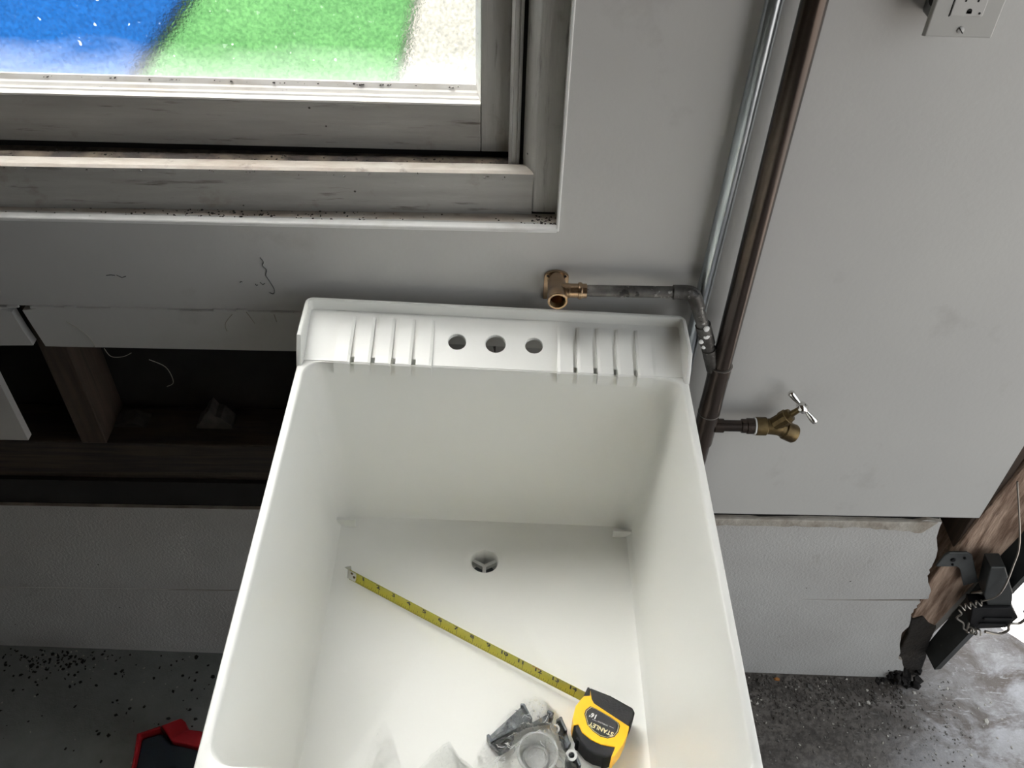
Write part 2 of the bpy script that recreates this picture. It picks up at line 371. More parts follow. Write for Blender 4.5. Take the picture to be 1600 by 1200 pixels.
# torn paper ridge along the seam
b = B()
for i in range(46):
    x = -.735+.0157*i
    if -.672 < x < -.652: continue
    h = random.uniform(.0015, .004); z = .9495+random.uniform(-.002, .002)
    p = [(x, z-h), (x+.016, z-h*random.uniform(.2, 1)), (x+.015, z+h*.6), (x, z+h*.7)]
    prism(b, p, 'y', -.003, 0)
obj('torn_paper_edge', b, M['wall'], wall, kind='stuff')
# framing inside the opening
for (x0, x1) in ((-1.10, -1.06), (-.664, -.624), (-.235, -.195), (.42, .46)):
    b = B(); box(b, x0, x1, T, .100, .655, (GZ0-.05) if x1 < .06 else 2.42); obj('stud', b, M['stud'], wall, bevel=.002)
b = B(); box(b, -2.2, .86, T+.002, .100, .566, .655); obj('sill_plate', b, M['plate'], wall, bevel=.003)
b = B(); box(b, .845, .872, .018, .100, -.05, 2.42); obj('corner_stud', b, M['stud'], wall, bevel=.002)
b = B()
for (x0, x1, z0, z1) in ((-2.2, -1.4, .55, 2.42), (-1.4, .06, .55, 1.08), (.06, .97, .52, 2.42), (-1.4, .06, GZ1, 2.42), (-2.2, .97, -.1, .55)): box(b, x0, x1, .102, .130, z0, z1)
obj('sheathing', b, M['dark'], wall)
b = B()
for (x0, z0, h) in ((-.46, .655, .045), (-.60, .655, .012), (-.655, .655, .010)):
    pts = [(x0-.028+.007*i+random.uniform(-.002, .002), z0+h*(1-abs(i-4)/4.5)*random.uniform(.75, 1.0)+.001) for i in range(9)]
    prism(b, pts+[(x0+.03, z0-.001), (x0-.03, z0-.001)], 'y', .050, .080)
obj('dirt_clump', b, M['chip_dark'], wall, kind='stuff')
b = B(); box(b, .80, .97, .130, .317, -.2, 2.55); obj('unseen_sun_block', b, M['concrete'], wall)  # added unseen block that shifts the edge of the sun's shadow outdoors
# foundation: two poured courses, top edge rough, right end broken off
ctop = [(.775-.0207*i, .5065+(.005*noise.noise(Vector((i*.7, 1, 0)))+.004*noise.noise(Vector((i*2.3, 4, 0)))+random.uniform(-.0015, .0015))) for i in range(58)]
END_U = [(.804, .4229), (.8096, .3901), (.8091, .3631), (.8166, .3357), (.8372, .2936), (.8407, .2719)]
END_L = [(.8268, .2585), (.8307, .2342), (.8266, .2112), (.837, .1644), (.8325, .1319), (.8428, .0906), (.8543, .0479), (.8704, .022), (.8903, -.0365)]
def wobble(pts, amp, seed):
    rnd = random.Random(seed); out = []
    for a, c in zip(pts, pts[1:]):
        out.append(a)
        for t in (.33, .66): out.append((a[0]+(c[0]-a[0])*t+rnd.uniform(-amp, amp), a[1]+(c[1]-a[1])*t+rnd.uniform(-amp, amp)))
    return out+[pts[-1]]
def course(name, pts, y0, y1, seed):
    """front face drawn back a little round its rim so the edges look worn"""
    b = B(); n = len(pts); rnd = random.Random(seed)
    A_ = [b.verts.new((p[0], y0, p[1])) for p in pts]
    K_ = [b.verts.new((p[0]+rnd.uniform(-.003, .003), y1, p[1])) for p in pts]
    b.faces.new(A_); b.faces.new(K_[::-1])
    for i in range(n):
        j = (i+1) % n
        b.faces.new((A_[i], K_[i], K_[j], A_[j])).material_index = 1
    return obj(name, b, [M['concrete'], M['raw']], wall)
up_pts = [(-2.2, .2585)]+[(x, .2585+.0012*math.sin(x*37)) for x in (-1.9, -1.5, -1.1, -.9, -.7, -.5, -.3, 0, .3, .5, .7)]+[(.8407, .266)]+wobble(END_U[::-1], .0025, 3)+[(.7887, .4608), (.7835, .4917), (.783, .505)]+ctop[1:-1]+[(-2.2, .505)]
course('concrete_course', up_pts, 0.0, .10, 1)
lo_pts = [(-2.2, .09), (-1.2, .045), (-.6, .02), (0, -.012), (.4, -.03), (.8903, -.05)]+wobble(END_L[::-1], .003, 5)+[(x, (.2568 if x > -.5 else .2546)+.0012*math.sin(x*51)) for x in (.7, .55, .4, .2, 0, -.2, -.4, -.55, -.7, -.85, -1.0, -1.3)]+[(-2.2, .2568)]
course('concrete_course', lo_pts, 0.001, .10, 2)
b = B(); box(b, -2.2, .80, .030, .095, .25, .262); obj('concrete_joint', b, M['dark'], wall)
b = B(); box(b, -2.2, .78, .007, .10, .500, .568); obj('dark_gap_fill', b, M['dark'], wall)  # dark filler, gives the shaded gap under the plate its black colour
# rough mortar smear under the wallboard on the right
b = B(); rnd = random.Random(4)
pts = [(.30+.012*i, .489+.006*noise.noise(Vector((i*.6, 0, 0)))-(.012 if i > 33 else 0)*noise.noise(Vector((i*.2, 3, 0)))-(.004*max(0, i-30)*.4)) for i in range(39)]
prism(b, pts+[(.775, .5075), (.30, .5075)], 'y', -.0035, .004); obj('mortar_smear', b, M['raw'], wall, bevel=.0015)
# marks on the wallboard: pen scrawl, scuffs
b = B()
tube(b, spline([(-.3112, -.0004, 1.041), (-.3080, -.0004, 1.034), (-.3105, -.0004, 1.028), (-.3060, -.0004, 1.021), (-.3085, -.0004, 1.012), (-.3050, -.0004, 1.002), (-.3010, -.0004, .989), (-.3030, -.0004, .981), (-.3085, -.0004, .983)], 4), .0006, 5)
for (x, z, dx, dz) in ((-.318, 1.0, .006, -.004), (-.325, .997, .003, -.003), (-.522, 1.006, .012, .001), (-.508, 1.007, .012, -.004), (-.345, .999, .003, .002)):
    tube(b, [(x, -.0003, z), (x+dx*.5, -.0003, z+dz), (x+dx, -.0003, z+dz*.4)], .0007, 5)
obj('pen_scrawl', b, M['pencil'], wall, label='dark pen scrawl on the grey wallboard')
b = B()
for pts in ([(-.600, -.002, .925), (-.578, -.004, .905), (-.572, -.004, .884), (-.575, -.003, .879)], [(-.561, -.002, .876), (-.552, -.008, .866), (-.535, -.008, .866), (-.523, -.004, .870)], [(-.365, -.003, .945), (-.377, -.005, .930), (-.378, -.004, .915)], [(-.345, -.003, .95), (-.336, -.004, .93)], [(-.308, -.002, .95), (-.305, -.005, .935)], [(-.505, .004, .85), (-.492, .02, .82), (-.488, .02, .79), (-.50, .02, .78)]):
    tube(b, spline(pts, 5), .0006, 4)
obj('loose_fibre', b, M['fibre'], wall, kind='stuff')

# ------------------------------------------------------------------ window
win = thing('window_1', 'weathered grey wooden window with obscured glass above the sink', kind='structure')
# white edge bead round the cut wallboard
b = B(); prism(b, [(-.003, GZ0-.005), (-.003, GZ0-.0005), (-.0015, GZ0+.0006), (.0085, GZ0+.0010), (.0085, GZ0-.005)], 'x', GX0, GX1-.003); obj('edge_bead', b, M['bead'], win, bevel=.001)
b = B(); box(b, GX1-.003, GX1, -.0015, .006, GZ0-.004, GZ1); obj('edge_bead', b, M['bead'], win, bevel=.001)
b = B(); box(b, GX0, GX1-.003, .006, .034, GZ0-.010, GZ0-.0005); obj('lower_ledge', b, M['stool'], win)
b = B(); box(b, GX1-.003, GX1+.02, .006, .10, GZ0-.01, GZ1); obj('side_return', b, M['wood_v'], win)
# stool (inner sill) board, slightly skewed as in an old frame
b = B(); pr = [(.0, GZ0), (.0, 1.1555), (.004, 1.158), (.019, 1.1585), (.0195, 1.1535), (.040, 1.1545), (.044, 1.146), (.080, 1.145), (.080, GZ0)]
R_ = []
for (x, off, dz) in ((-1.4, .018, .001), (-.6, .021, .0005), (0.0, .031, 0), (.0437, .031, 0)): R_.append([(x, off+p[0], p[1]+(dz if p[1] > 1.12 else 0)) for p in pr])
loft(b, R_, True, True, True); o = obj('stool', b, [M['wood_h'], M['stool'], M['groove']], win)
for p in o.data.polygons:
    c = p.center; 
    if p.normal.z > .45: p.material_index = 1 if c.z > 1.1545 and c.y < .055 and c.z > 1.1565 else 2
# casing board at the right with bevelled inner edge
b = B(); prism(b, [(.0450, .030), (.0765, .030), (.0765, .09), (.031, .09), (.031, .052)], 'z', GZ0+.004, GZ1); obj('casing_board', b, M['wood_v'], win, bevel=.0015)
b = B(); prism(b, [(.0120, .075), (.0120, .058), (.0155, .052), (.0165, .055), (.0215, .055), (.0225, .052), (.0260, .058), (.0260, .075)], 'z', 1.150, GZ1); obj('stop_bead', b, M['wood_v'], win, bevel=.0006)
b = B(); box(b, .024, .034, .080, .11, 1.12, GZ1); obj('jamb_channel', b, M['dark'], win)
b = B(); prism(b, [(-1.39, .03), (-1.355, .03), (-1.355, .09), (-1.42, .09), (-1.42, .03)], 'z', GZ0+.004, GZ1); obj('casing_board', b, M['wood_v'], win, bevel=.0015)
# sash
SY, SB, SR = .077, 1.160, 1.2225
b = B(); box(b, -1.355, -.0240, SY, SY+.04, SB, SR); obj('sash_rail', b, M['wood_h'], win, bevel=.0012)
b = B(); box(b, -.0235, .0150, SY, SY+.04, SB, GZ1); obj('sash_stile', b, M['wood_v'], win, bevel=.0012)
b = B(); box(b, -1.355, -1.315, SY, SY+.04, SR+.001, GZ1-.06); obj('sash_stile', b, M['wood_v'], win, bevel=.0012)
b = B(); box(b, -1.355, -.0240, SY, SY+.04, GZ1-.05, GZ1); obj('sash_rail', b, M['wood_h'], win, bevel=.0012)
b = B(); box(b, -1.355, .030, .090, .1165, 1.135, 1.1665); box(b, -.032, -.017, .1120, .1168, 1.16, SR); obj('light_leak_block', b, M['dark'], win)  # added blocks that stop sunlight leaking under and beside the sash
gs = [(.0775, 1.2225), (.0775, 1.2250), (.085, 1.2262), (.087, 1.2280), (.0895, 1.2290), (.0915, 1.2275), (.0955, 1.2310), (.0985, 1.2325), (.1035, 1.2380), (.106, 1.2380), (.106, 1.2225)]
b = B(); prism(b, gs, 'x', -1.315, -.0245); obj('glazing_bead', b, M['putty'], win)
b = B(); prism(b, [(-.0240, .0785), (-.0255, .085), (-.0270, .090), (-.0275, .095), (-.0310, .106), (-.0240, .106)], 'z', 1.2240, GZ1-.05); obj('glazing_bead', b, M['putty'], win)
b = B(); box(b, -1.355, -.020, .106, .110, SR, GZ1-.02); obj('glass_pane', b, M['glass'], win)
b = B(); box(b, -1.42, .06, .118, .16, 1.09, 1.14); obj('outer_sill', b, M['wood_h'], win)
# crumbs lying on the ledges
def crumbs(b, n, place, s0, s1, flat=.6):
    for _ in range(n):
        p = Vector(place()); s = random.uniform(s0, s1)
        k = random.choice((4, 5)); a0 = random.random()*6.28; el = random.uniform(.45, 1)
        th = random.random()*PI
        pts = []
        for i in range(k):
            a = a0+2*PI*i/k; q = Vector((math.cos(a)*s*random.uniform(.6, 1.1), math.sin(a)*s*el*random.uniform(.6, 1.1)))
            pts.append((p.x+q.x*math.cos(th)-q.y*math.sin(th), p.y+q.x*math.sin(th)+q.y*math.cos(th)))
        h = s*flat*random.uniform(.4, 1)
        lo = [b.verts.new((x, y, p.z)) for x, y in pts]; hi = [b.verts.new((p.x+(x-p.x)*.7, p.y+(y-p.y)*.7, p.z+h*random.uniform(.6, 1))) for x, y in pts]
        b.faces.new(hi)
        for i in range(k): b.faces.new((lo[i], lo[(i+1) % k], hi[(i+1) % k], hi[i]))
b = B()
def ledge():
    r = random.random()
    if r < .45: return (random.choice((random.gauss(-.40, .05), random.gauss(-.25, .1), random.uniform(-.65, .07), random.gauss(.06, .008))), random.uniform(.008, .029), GZ0)
    if r < .62: return (random.uniform(-.62, .02), random.uniform(.018, .05), 1.1585 if random.random() < .0 else 1.1545)
    if r < .85: return (random.uniform(-.62, .03), random.uniform(.052, .068), 1.1545)
    return (random.uniform(-.58, -.03), random.uniform(.099, .104), 1.2355)
crumbs(b, 420, ledge, .0006, .0026, .7)
tag(obj('dirt_crumbs', b, M['chip_dark']), 'dark dirt crumbs scattered on the window ledges', 'dirt', kind='stuff')

# ------------------------------------------------------------------ door jamb and track at the right corner
post = thing('trim_1', 'rough brown wooden door post at the right corner', kind='structure')
PX = [(.915, .95), (.8753, .6398), (.8638, .5617), (.855, .5084), (.8475, .427), (.8331, .3113), (.8436, .1687), (.8579, .1123), (.870, .0883), (.896, .1299), (.9179, .2703), (.9326, .3697), (.95, .4618), (.985, .66), (1.0, .95)]
b = B(); prism(b, PX, 'y', .012, .085)
lean = [(.985, .95), (.985, 2.42), (.90, 2.42), (.915, .95)]
prism(b, lean, 'y', .012, .085); obj('post_timber', b, M['post'], post, bevel=.004)
b = B(); prism(b, [(.8975, .115), (.9235, .28), (.9400, .385), (.9560, .470), (.985, .62), (1.010, .62), (.980, .470), (.9610, .385), (.9430, .28), (.9100, .115)], 'y', .0175, .070)
obj('weatherstrip', b, M['weather'], post)
b = B(); crumbs(b, 130, lambda: (random.gauss(.885, .016), random.uniform(-.02, .06), floor_z(.88)+random.uniform(0, .03)), .004, .015, .9)
obj('dark_void_fill', b, M['flake_black'], post, kind='stuff')  # black crumbs stand in for the dark void at the post foot
b = B(); prism(b, [(.8400, .175), (.852, .125), (.856, .05), (.862, -.06), (.935, -.06), (.922, .03), (.907, .095), (.902, .150), (.880, .165), (.860, .19)], 'y', .009, .080); obj('rotted_end', b, M['rot'], post, bevel=.003, label='black rotted lower end of the post')

trk = thing('door_track', 'dark grey steel garage door track beside the brown post', 'door track', (.915, -.008, .0))
b = B()
La = [(.9084, .015, .0578), (.9248, .015, .2435), (.9430, .015, .4400), (.9900, .015, .95), (1.06, .015, 1.9)]
Lb = [(.9181, -.030, .0515), (.9400, -.030, .2174), (.9640, -.030, .4030), (1.006, -.030, .95), (1.076, -.030, 1.9)]
th = .0025
rings = []
for a, c in zip(La, Lb):
    a, c = Vector(a), Vector(c)
    prof = [a, c, c+Vector((.014, .002, 0)), c+Vector((.014, .005, 0)), c+Vector((.004, .005, 0)), a+Vector((.004, -.003, 0)), a+Vector((.022, -.003, 0)), a+Vector((.022, 0, 0))]
    rings.append(prof)
loft(b, rings, True, True, True); obj('track_rail', b, M['track'], trk)
b = B(); prism(b, [(.8147, .3789), (.8186, .4120), (.8240, .4222), (.8567, .4233), (.868, .4160), (.8794, .3942), (.9108, .3333), (.8883, .3185), (.8620, .3720), (.8535, .3800)], 'y', -.0005, -.0045)
obj('strap_bracket', b, M['bracket'], trk, bevel=.001)
b = B()
for (x, z, r) in ((.838, .402, .0045), (.842, .388, .0022), (.857, .408, .0025)): lathe(b, (x, -.0045, z), (0, -1, 0), [(0, r), (.0022, r), (.003, r*.7)], 8)
obj('bracket_bolt', b, M['black'], trk)
b = B(); prism(b, [(.8885, .4209), (.9152, .4216), (.9614, .3418), (.9766, .3000), (.930, .300), (.9105, .3333)], 'y', -.002, -.034); obj('flag_bracket', b, M['track'], trk, bevel=.002)
b = B(); prism(b, [(.9003, .2973), (.9766, .2995), (.9996, .2680), (.9913, .2329), (.9364, .2270), (.915, .245)], 'y', -.006, -.040)
box(b, .932, .988, -.044, -.040, .262, .270); box(b, .93, .985, -.044, -.040, .246, .251); obj('roller_carrier', b, M['black'], trk, bevel=.002)
b = B(); lathe(b, (.948, -.012, .318), (.05, -.02, .06), [(-.045, .006), (.02, .006), (.022, .009), (.03, .009)], 10); obj('roller_stem', b, M['steel'], trk, smooth=True)
def helix(b, a, c, r, turns, wr, n=9):
    a, c = Vector(a), Vector(c); d = c-a; u, v = frame(d)
    tube(b, [a+d*(i/(turns*n))+(u*math.cos(2*PI*i/n)+v*math.sin(2*PI*i/n))*r for i in range(turns*n+1)], wr, 5)
b = B(); tube(b, spline([(.865, -.004, .622), (.9072, -.035, .5000), (.9160, -.045, .4400), (.9260, -.045, .3800), (.9239, -.045, .3450), (.905, -.042, .325)], 6), .0016, 6)
helix(b, (.905, -.046, .328), (.872, -.046, .308), .0055, 4, .0014); obj('safety_wire', b, M['wire'], trk, smooth=True)
b = B()
tube(b, spline([(.872, -.045, .300), (.880, -.047, .290), (.876, -.047, .276), (.893, -.049, .262), (.900, -.049, .244), (.908, -.049, .240), (.904, -.048, .262)], 5), .0018, 6)
helix(b, (.912, -.047, .236), (.938, -.047, .226), .006, 3, .0016)
tube(b, spline([(.948, -.047, .230), (.975, -.047, .222), (.990, -.047, .235), (.986, -.045, .254), (1.004, -.045, .258), (1.008, -.045, .282), (.996, -.045, .300), (1.015, -.045, .305), (1.024, -.045, .325), (1.018, -.045, .345)], 5), .0030, 6)
obj('spring_hook', b, M['wire'], trk, smooth=True)

# ------------------------------------------------------------------ utility sink
HS = .952; TH = .035348
Rm = Matrix.Rotation(TH, 3, 'Y') @ Matrix.Rotation(-.0029, 3, 'Z')
HL = .950
rim_c = Vector((0, -.0254, HS))
sink = thing('utility_sink', 'white moulded plastic utility sink on legs against the grey wall', 'sink', rim_c-Rm @ Vector((0, 0, HL)), Rm)
def up_z(rings): return [[(p[0], p[1], p[2]+HL) for p in r] for r in rings]
YB = -.0865; YF = -.608
bm = B(); n = 8
rings = []
for (x, f, k, z, r) in ((.2500, -.6200, -.0845, -.034, .012), (.2540, -.6235, -.0840, -.030, .012), (.2540, -.6235, -.0840, -.003, .012), (.2528, -.6223, -.0845, -.0008, .011), (.2510, -.6205, -.0850, 0, .011),
                        (.2455, -.6125, -.0865, 0, .022), (.2440, -.6105, -.0872, -.0010, .022), (.2428, -.6090, -.0880, -.004, .022), (.2400, -.6060, -.0890, -.030, .024),
                        (.2290, -.5900, -.0915, -.180, .026), (.2215, -.5780, -.0930, -.287, .024), (.2195, -.5760, -.0950, -.2965, .022), (.2145, -.5710, -.1000, -.3030, .017), (.2060, -.5625, -.1085, -.3055, .0085)):
    rings.append(rrect(-x, x, f, k, r, z, n))
DX, DY = .0015, -.168                                            # drain centre
last = rings[-1]
def circ(r, z): 
    out = []
    for p in last:
        a = math.atan2(p[1]-DY, p[0]-DX); out.append((DX+r*math.cos(a), DY+r*math.sin(a), z))
    return out
for r, z in ((.0300, -.3065), (.0235, -.3075), (.0205, -.3090), (.0195, -.3120), (.0195, -.345), (.0192, -.347)): rings.append(circ(r, z))
loft(bm, up_z(rings))
ext = [rrect(-.2500, .2500, -.620, -.0845, .012, -.034, n), rrect(-.2470, .2470, -.615, -.0850, .024, -.030, n), rrect(-.2350, .2350, -.600, -.0870, .028, -.18, n), rrect(-.2230, .2230, -.584, -.0890, .03, -.312, n)]
R_ = loft(bm, up_z(ext)); bm.faces.new(R_[-1]) if False else None
obj('basin', bm, M['tub'], sink, local=True, smooth=35)
# drain: collar under the bowl and Y-shaped strainer
bm = B(); lathe(bm, (DX, DY, HL-.346), (0, 0, -1), [(0, .024), (.004, .024), (.03, .022), (.03, .0205), (.001, .0197)], 24, cap=False); obj('drain_collar', bm, M['grey_plastic'], sink, local=True, smooth=True)
bm = B()
for a in (90, 210, 330):
    a = math.radians(a+180); d = Vector((math.cos(a), math.sin(a))); q = Vector((-d.y, d.x))*.0026
    pts = [(DX+q.x, DY+q.y), (DX-q.x, DY-q.y), (DX-q.x+d.x*.0194, DY-q.y+d.y*.0194), (DX+q.x+d.x*.0194, DY+q.y+d.y*.0194)]
    prism(bm, pts, 'z', HL-.322, HL-.330)
obj('drain_strainer', bm, M['strainer'], sink, local=True)
# raised back ledge with three tap holes
def deck_z(y): return .001+.0195*max(0, min(1, (-.084-y)/(-.084+.012)))
bm = B(); edges = []
def loop(pts):
    v = [bm.verts.new((x, y, deck_z(y)+HL)) for x, y in pts]
    for i in range(len(v)): edges.append(bm.edges.new((v[i], v[(i+1) % len(v)])))
    return v
notch = []
for s0 in (-.2070, .0815):
    for i in range(4): notch.append((s0+.0262*i+.0205, s0+.0262*(i+1)-.0002))
outer = [(-.2485, -.0855)]
for a_, c_ in notch: outer += [(a_, -.0855), (a_, -.0775), (c_, -.0775), (c_, -.0855)]
outer += [(.2485, -.0855)]+[(.2485, -.05), (.2485, -.0055)]+[(.2485-.0497*i, -.0055) for i in range(1, 11)]+[(-.2485, -.05)]
vo = loop(outer)
holes = [loop([(hx+.0118*k*math.cos(2*PI*i/24), -.0475+.0118*k*math.sin(2*PI*i/24)) for i in range(24)]) for hx, k in ((-.0508, 1), (0, 1.14), (.0508, 1))]
bmesh.ops.triangle_fill(bm, edges=edges, use_beauty=True)
for hv in holes+[vo]:
    lo = [bm.verts.new((v.co.x, v.co.y, v.co.z-(.004 if hv is not vo else .012))) for v in hv]
    for i in range(len(hv)): bm.faces.new((hv[i], hv[(i+1) % len(hv)], lo[(i+1) % len(hv)], lo[i]))
obj('tap_ledge', bm, M['tub'], sink, local=True, bevel=.0010)
# upstand round the ledge
bm = B(); path = [(-.2540, -.0960), (-.2540, -.0880), (-.2540, -.0760)]+[(-.2540+.010*(1-math.cos(t)), -.010+.010*math.sin(t)) for t in (0, .39, .78, 1.18, 1.57)]
path += [(-x, y) for x, y in path[::-1]]
hz = [.001, .017, .0350]+[.0361]*5; hz += hz[::-1]
rings = []
for i, ((x, y), h) in enumerate(zip(path, hz)):
    a, c = path[max(i-1, 0)], path[min(i+1, len(path)-1)]; d = Vector((c[0]-a[0], c[1]-a[1])).normalized(); q = Vector((d.y, -d.x))
    rings.append([(x, y, -.036+HL), (x, y, h-.0012+HL), (x+q.x*.0012, y+q.y*.0012, h+HL), (x+q.x*.0042, y+q.y*.0042, h+HL), (x+q.x*.0056, y+q.y*.0056, h-.0012+HL), (x+q.x*.0085, y+q.y*.0085, -.010+HL)])
loft(bm, rings, True, True, True); obj('upstand', bm, M['tub'], sink, local=True, smooth=35)
# ten raised soap-drying slats, five each side of the taps
def slat(x0, sgn):
    bm = B(); wd = .0203
    a, c = (x0, x0+wd)
    rings = []
    for (y, top, dz) in ((-.0165, .0006, 0), (-.030, .0024, 0), (-.080, .0070, 0), (-.0920, .0066, 0), (-.0940, .0045, 0)):
        zb = deck_z(y)+HL-.0005; t = zb+top+.0005; s = .0035
        bot = zb if y > -.083 else HL-.012
        if sgn < 0: rings.append([(a, y, bot), (a, y, t), (c-s, y, t), (c, y, (t-.0012) if y > -.083 else t-.0012), (c, y, bot)])
        else: rings.append([(a, y, bot), (a, y, t-.0012), (a+s, y, t), (c, y, t), (c, y, bot)])
    loft(bm, rings, True, True, True); obj('drying_slat', bm, M['tub'], sink, local=True, bevel=.0006)
for i in range(5): slat(-.2070+.0262*i, -1)
for i in range(5): slat(.0815+.0262*i, 1)
for sx in (-1, 1):
    for y in (-.115, -.575):
        bm = B(); s = .026 if y > -.3 else -.026
        def Lp(x, y, z, k): return [(x, y, z), (x-sx*.045*k, y, z), (x-sx*.045*k, y-s*.12, z), (x-sx*.005, y-s*.12, z), (x-sx*.005, y-s*1.6*k, z), (x, y-s*1.6*k, z)]
        loft(bm, [Lp(sx*.246, y+.012*(1 if y > -.3 else -1), (.0005+.0085*(sx < 0)*.0), .8), Lp(sx*.238, y, .66, 1)], True, True, True)
        obj('leg', bm, M['tub'], sink, local=True)

# ------------------------------------------------------------------ pipes
con = thing('conduit', 'thin galvanised steel conduit running up the wall left of the dark copper riser', 'conduit', (.279, -.0125, .70))
b = B(); tube(b, [(.2715, -.0120, .70), (.2775, -.0120, 1.005), (.2820, -.0125, 1.2), (.2850, -.0130, 1.4), (.288, -.013, 2.42)], .0098, 16); obj('conduit_tube', b, M['galv'], con, smooth=True)
b = B(); box(b, .262, .306, -.0235, -.0005, 1.90, 1.92); obj('pipe_strap', b, M['galv'], con, bevel=.001)

ris = thing('copper_riser', 'thick dark brown copper riser pipe standing right of the sink', 'pipe', (.32, -.032, floor_z(.32)))
rx = lambda z: .3190+.003*(z-1.0)*1.2
b = B(); tube(b, [(rx(z), -.032, z) for z in (floor_z(.32), .5, .9, 1.4, 2.42)], .0141, 20); obj('riser_pipe', b, M['copper'], ris, smooth=True)
b = B(); lathe(b, (rx(.80), -.032, .800), (0, 0, 1), [(0, .0145), (.001, .0162), (.022, .0162), (.024, .0158), (.072, .0158), (.074, .0162), (.093, .0162), (.095, .0145)], 20); obj('tee_fitting', b, M['copper'], ris, smooth=True)
for z in (.8, .895):
    b = B(); lathe(b, (rx(z), -.032, z-.0012), (0, 0, 1), [(0, .0148), (.0006, .0166), (.0018, .0166), (.0024, .0148)], 20); obj('solder_ring', b, M['solder'], ris, smooth=True)
b = B(); lathe(b, (rx(.77), -.032, .735), (0, 0, 1), [(0, .0145), (.001, .0160), (.070, .0160), (.071, .0145)], 20); obj('tee_fitting', b, M['copper'], ris, smooth=True)

br = thing('branch_pipe', 'grimy grey branch pipe from the riser to the brass wall elbow', 'pipe', (.26, -.031, .90))
b = B(); tube(b, [(.111, -.031, 1.0215), (.18, -.031, 1.0217), (.253, -.031, 1.0222)], .0079, 14); obj('branch_run', b, M['branch'], br, smooth=True)
b = B(); tube(b, spline([(.232, -.031, 1.0222), (.248, -.031, 1.0222), (.258, -.031, 1.0195), (.2640, -.031, 1.0095), (.2685, -.031, .998)], 5), .0098, 14); obj('branch_elbow', b, M['branch'], br, smooth=True)
b = B(); tube(b, [(.266, -.031, 1.004), (.2790, -.0315, .971), (.3060, -.032, .897)], .0086, 14); obj('branch_drop', b, M['branch'], br, smooth=True)
b = B(); tube(b, [(.2805, -.0315, .968), (.2925, -.0317, .935)], .0108, 14); tube(b, [(.296, -.0317, .925), (.309, -.032, .888)], .0104, 14); obj('branch_coupling', b, M['branch'], br, smooth=True)
for (x, z, r) in ((.2830, .9660, .0046), (.2855, .9530, .0050), (.2800, .9430, .0038), (.2850, .9330, .0030)):
    b = B(); dv = Vector((.1, -1, .25)).normalized(); o_ = Vector((x, -.0315, z))+dv*.0092
    lathe(b, o_, dv, [(0, r), (.0012, r*.85), (.002, r*.4)], 10); obj('paint_drop', b, M['paint_drop'], br, smooth=True, label='white paint drop')

el = thing('brass_elbow', 'shiny brass drop-ear elbow screwed to the wall above the sink', 'pipe fitting', (.079, 0, 1.02))
FX = .0795; b = B()
fl_ = [(FX-.0165, .985), (FX+.0165, .985)]+[(FX+.0165*math.cos(a), 1.0225+.0100*math.sin(a)) for a in [PI*i/10 for i in range(11)]]
prism(b, fl_, 'y', -.0005, -.0050); obj('ear_plate', b, M['brass'], el, bevel=.001)
b = B()
for dx in (-.0115, .0, .0115): lathe(b, (FX+dx, -.0050, 1.0265-.002*abs(dx)/.0115), (0, -1, 0), [(0, .0018), (.0003, .0018)], 10)
obj('screw_hole', b, M['hole'], el)
b = B(); lathe(b, (FX, -.003, 1.0195), (0, -1, .02), [(0, .0120), (.018, .0122), (.034, .0122), (.036, .0132), (.0500, .0132), (.0508, .0125), (.0508, .0102), (.040, .0100), (.020, .0095), (.020, .0001)], 26, cap=False); obj('socket', b, M['brass'], el, smooth=35)
b = B(); lathe(b, (FX, -.031, 1.0212), (1, 0, 0), [(.005, .0100), (.016, .0100), (.0165, .0095), (.027, .0095), (.0275, .0108), (.0300, .0115), (.0325, .0108), (.033, .0096), (.0385, .0096), (.039, .0085)], 22); obj('side_arm', b, M['brass'], el, smooth=35)
b = B()
for k in range(5): 
    t = .041+.0018*k; lathe(b, (FX, -.003, 1.0195), (0, -1, .02), [(t, .0102), (t+.0009, .0096), (t+.0018, .0102)], 22, cap=False)
obj('socket_thread', b, M['old_brass'], el, smooth=True)

bib = thing('hose_bib', 'tarnished brass hose tap with chrome cross handle right of the riser', 'tap', (.42, -.033, .77))
b = B(); tube(b, [(.327, -.033, .7725), (.382, -.033, .7728)], .0088, 14); lathe(b, (.331, -.033, .7725), (1, 0, 0), [(0, .0108), (.0135, .0108), (.0145, .009)], 16)
lathe(b, (.371, -.033, .7727), (1, 0, 0), [(0, .009), (.001, .0108), (.008, .0108), (.009, .0122), (.019, .0122), (.020, .0105)], 16); obj('supply_stub', b, M['copper'], bib, smooth=35)
b = B(); lathe(b, (.3905, -.033, .7728), (1, 0, 0), [(0, .011), (.0006, .0134), (.0022, .0134), (.0028, .011)], 16); obj('tape_ring', b, M['paint_drop'], bib, smooth=True, label='white thread tape ring')
b = B(); lathe(b, (.3925, -.033, .7728), (1, 0, 0), [(0, .0125), (.001, .0140), (.016, .0140), (.018, .0120), (.026, .0125), (.034, .0135), (.040, .0120), (.043, .008)], 18)
obj('tap_body', b, M['old_brass'], bib, smooth=35)
dsp = Vector((.030, -.004, -.012))
b = B(); lathe(b, (.427, -.033, .7715), dsp, [(-.004, .0120), (.010, .0120), (.012, .0142), (.028, .0145), (.031, .0128), (.031, .0102), (.022, .010), (.022, .0001)], 20, cap=False); obj('tap_spout', b, M['old_brass'], bib, smooth=35)
hb = Vector((.4525, -.034, .8145)); b0 = Vector((.4215, -.033, .778)); dbn = (hb-b0).normalized(); Lb_ = (hb-b0).length
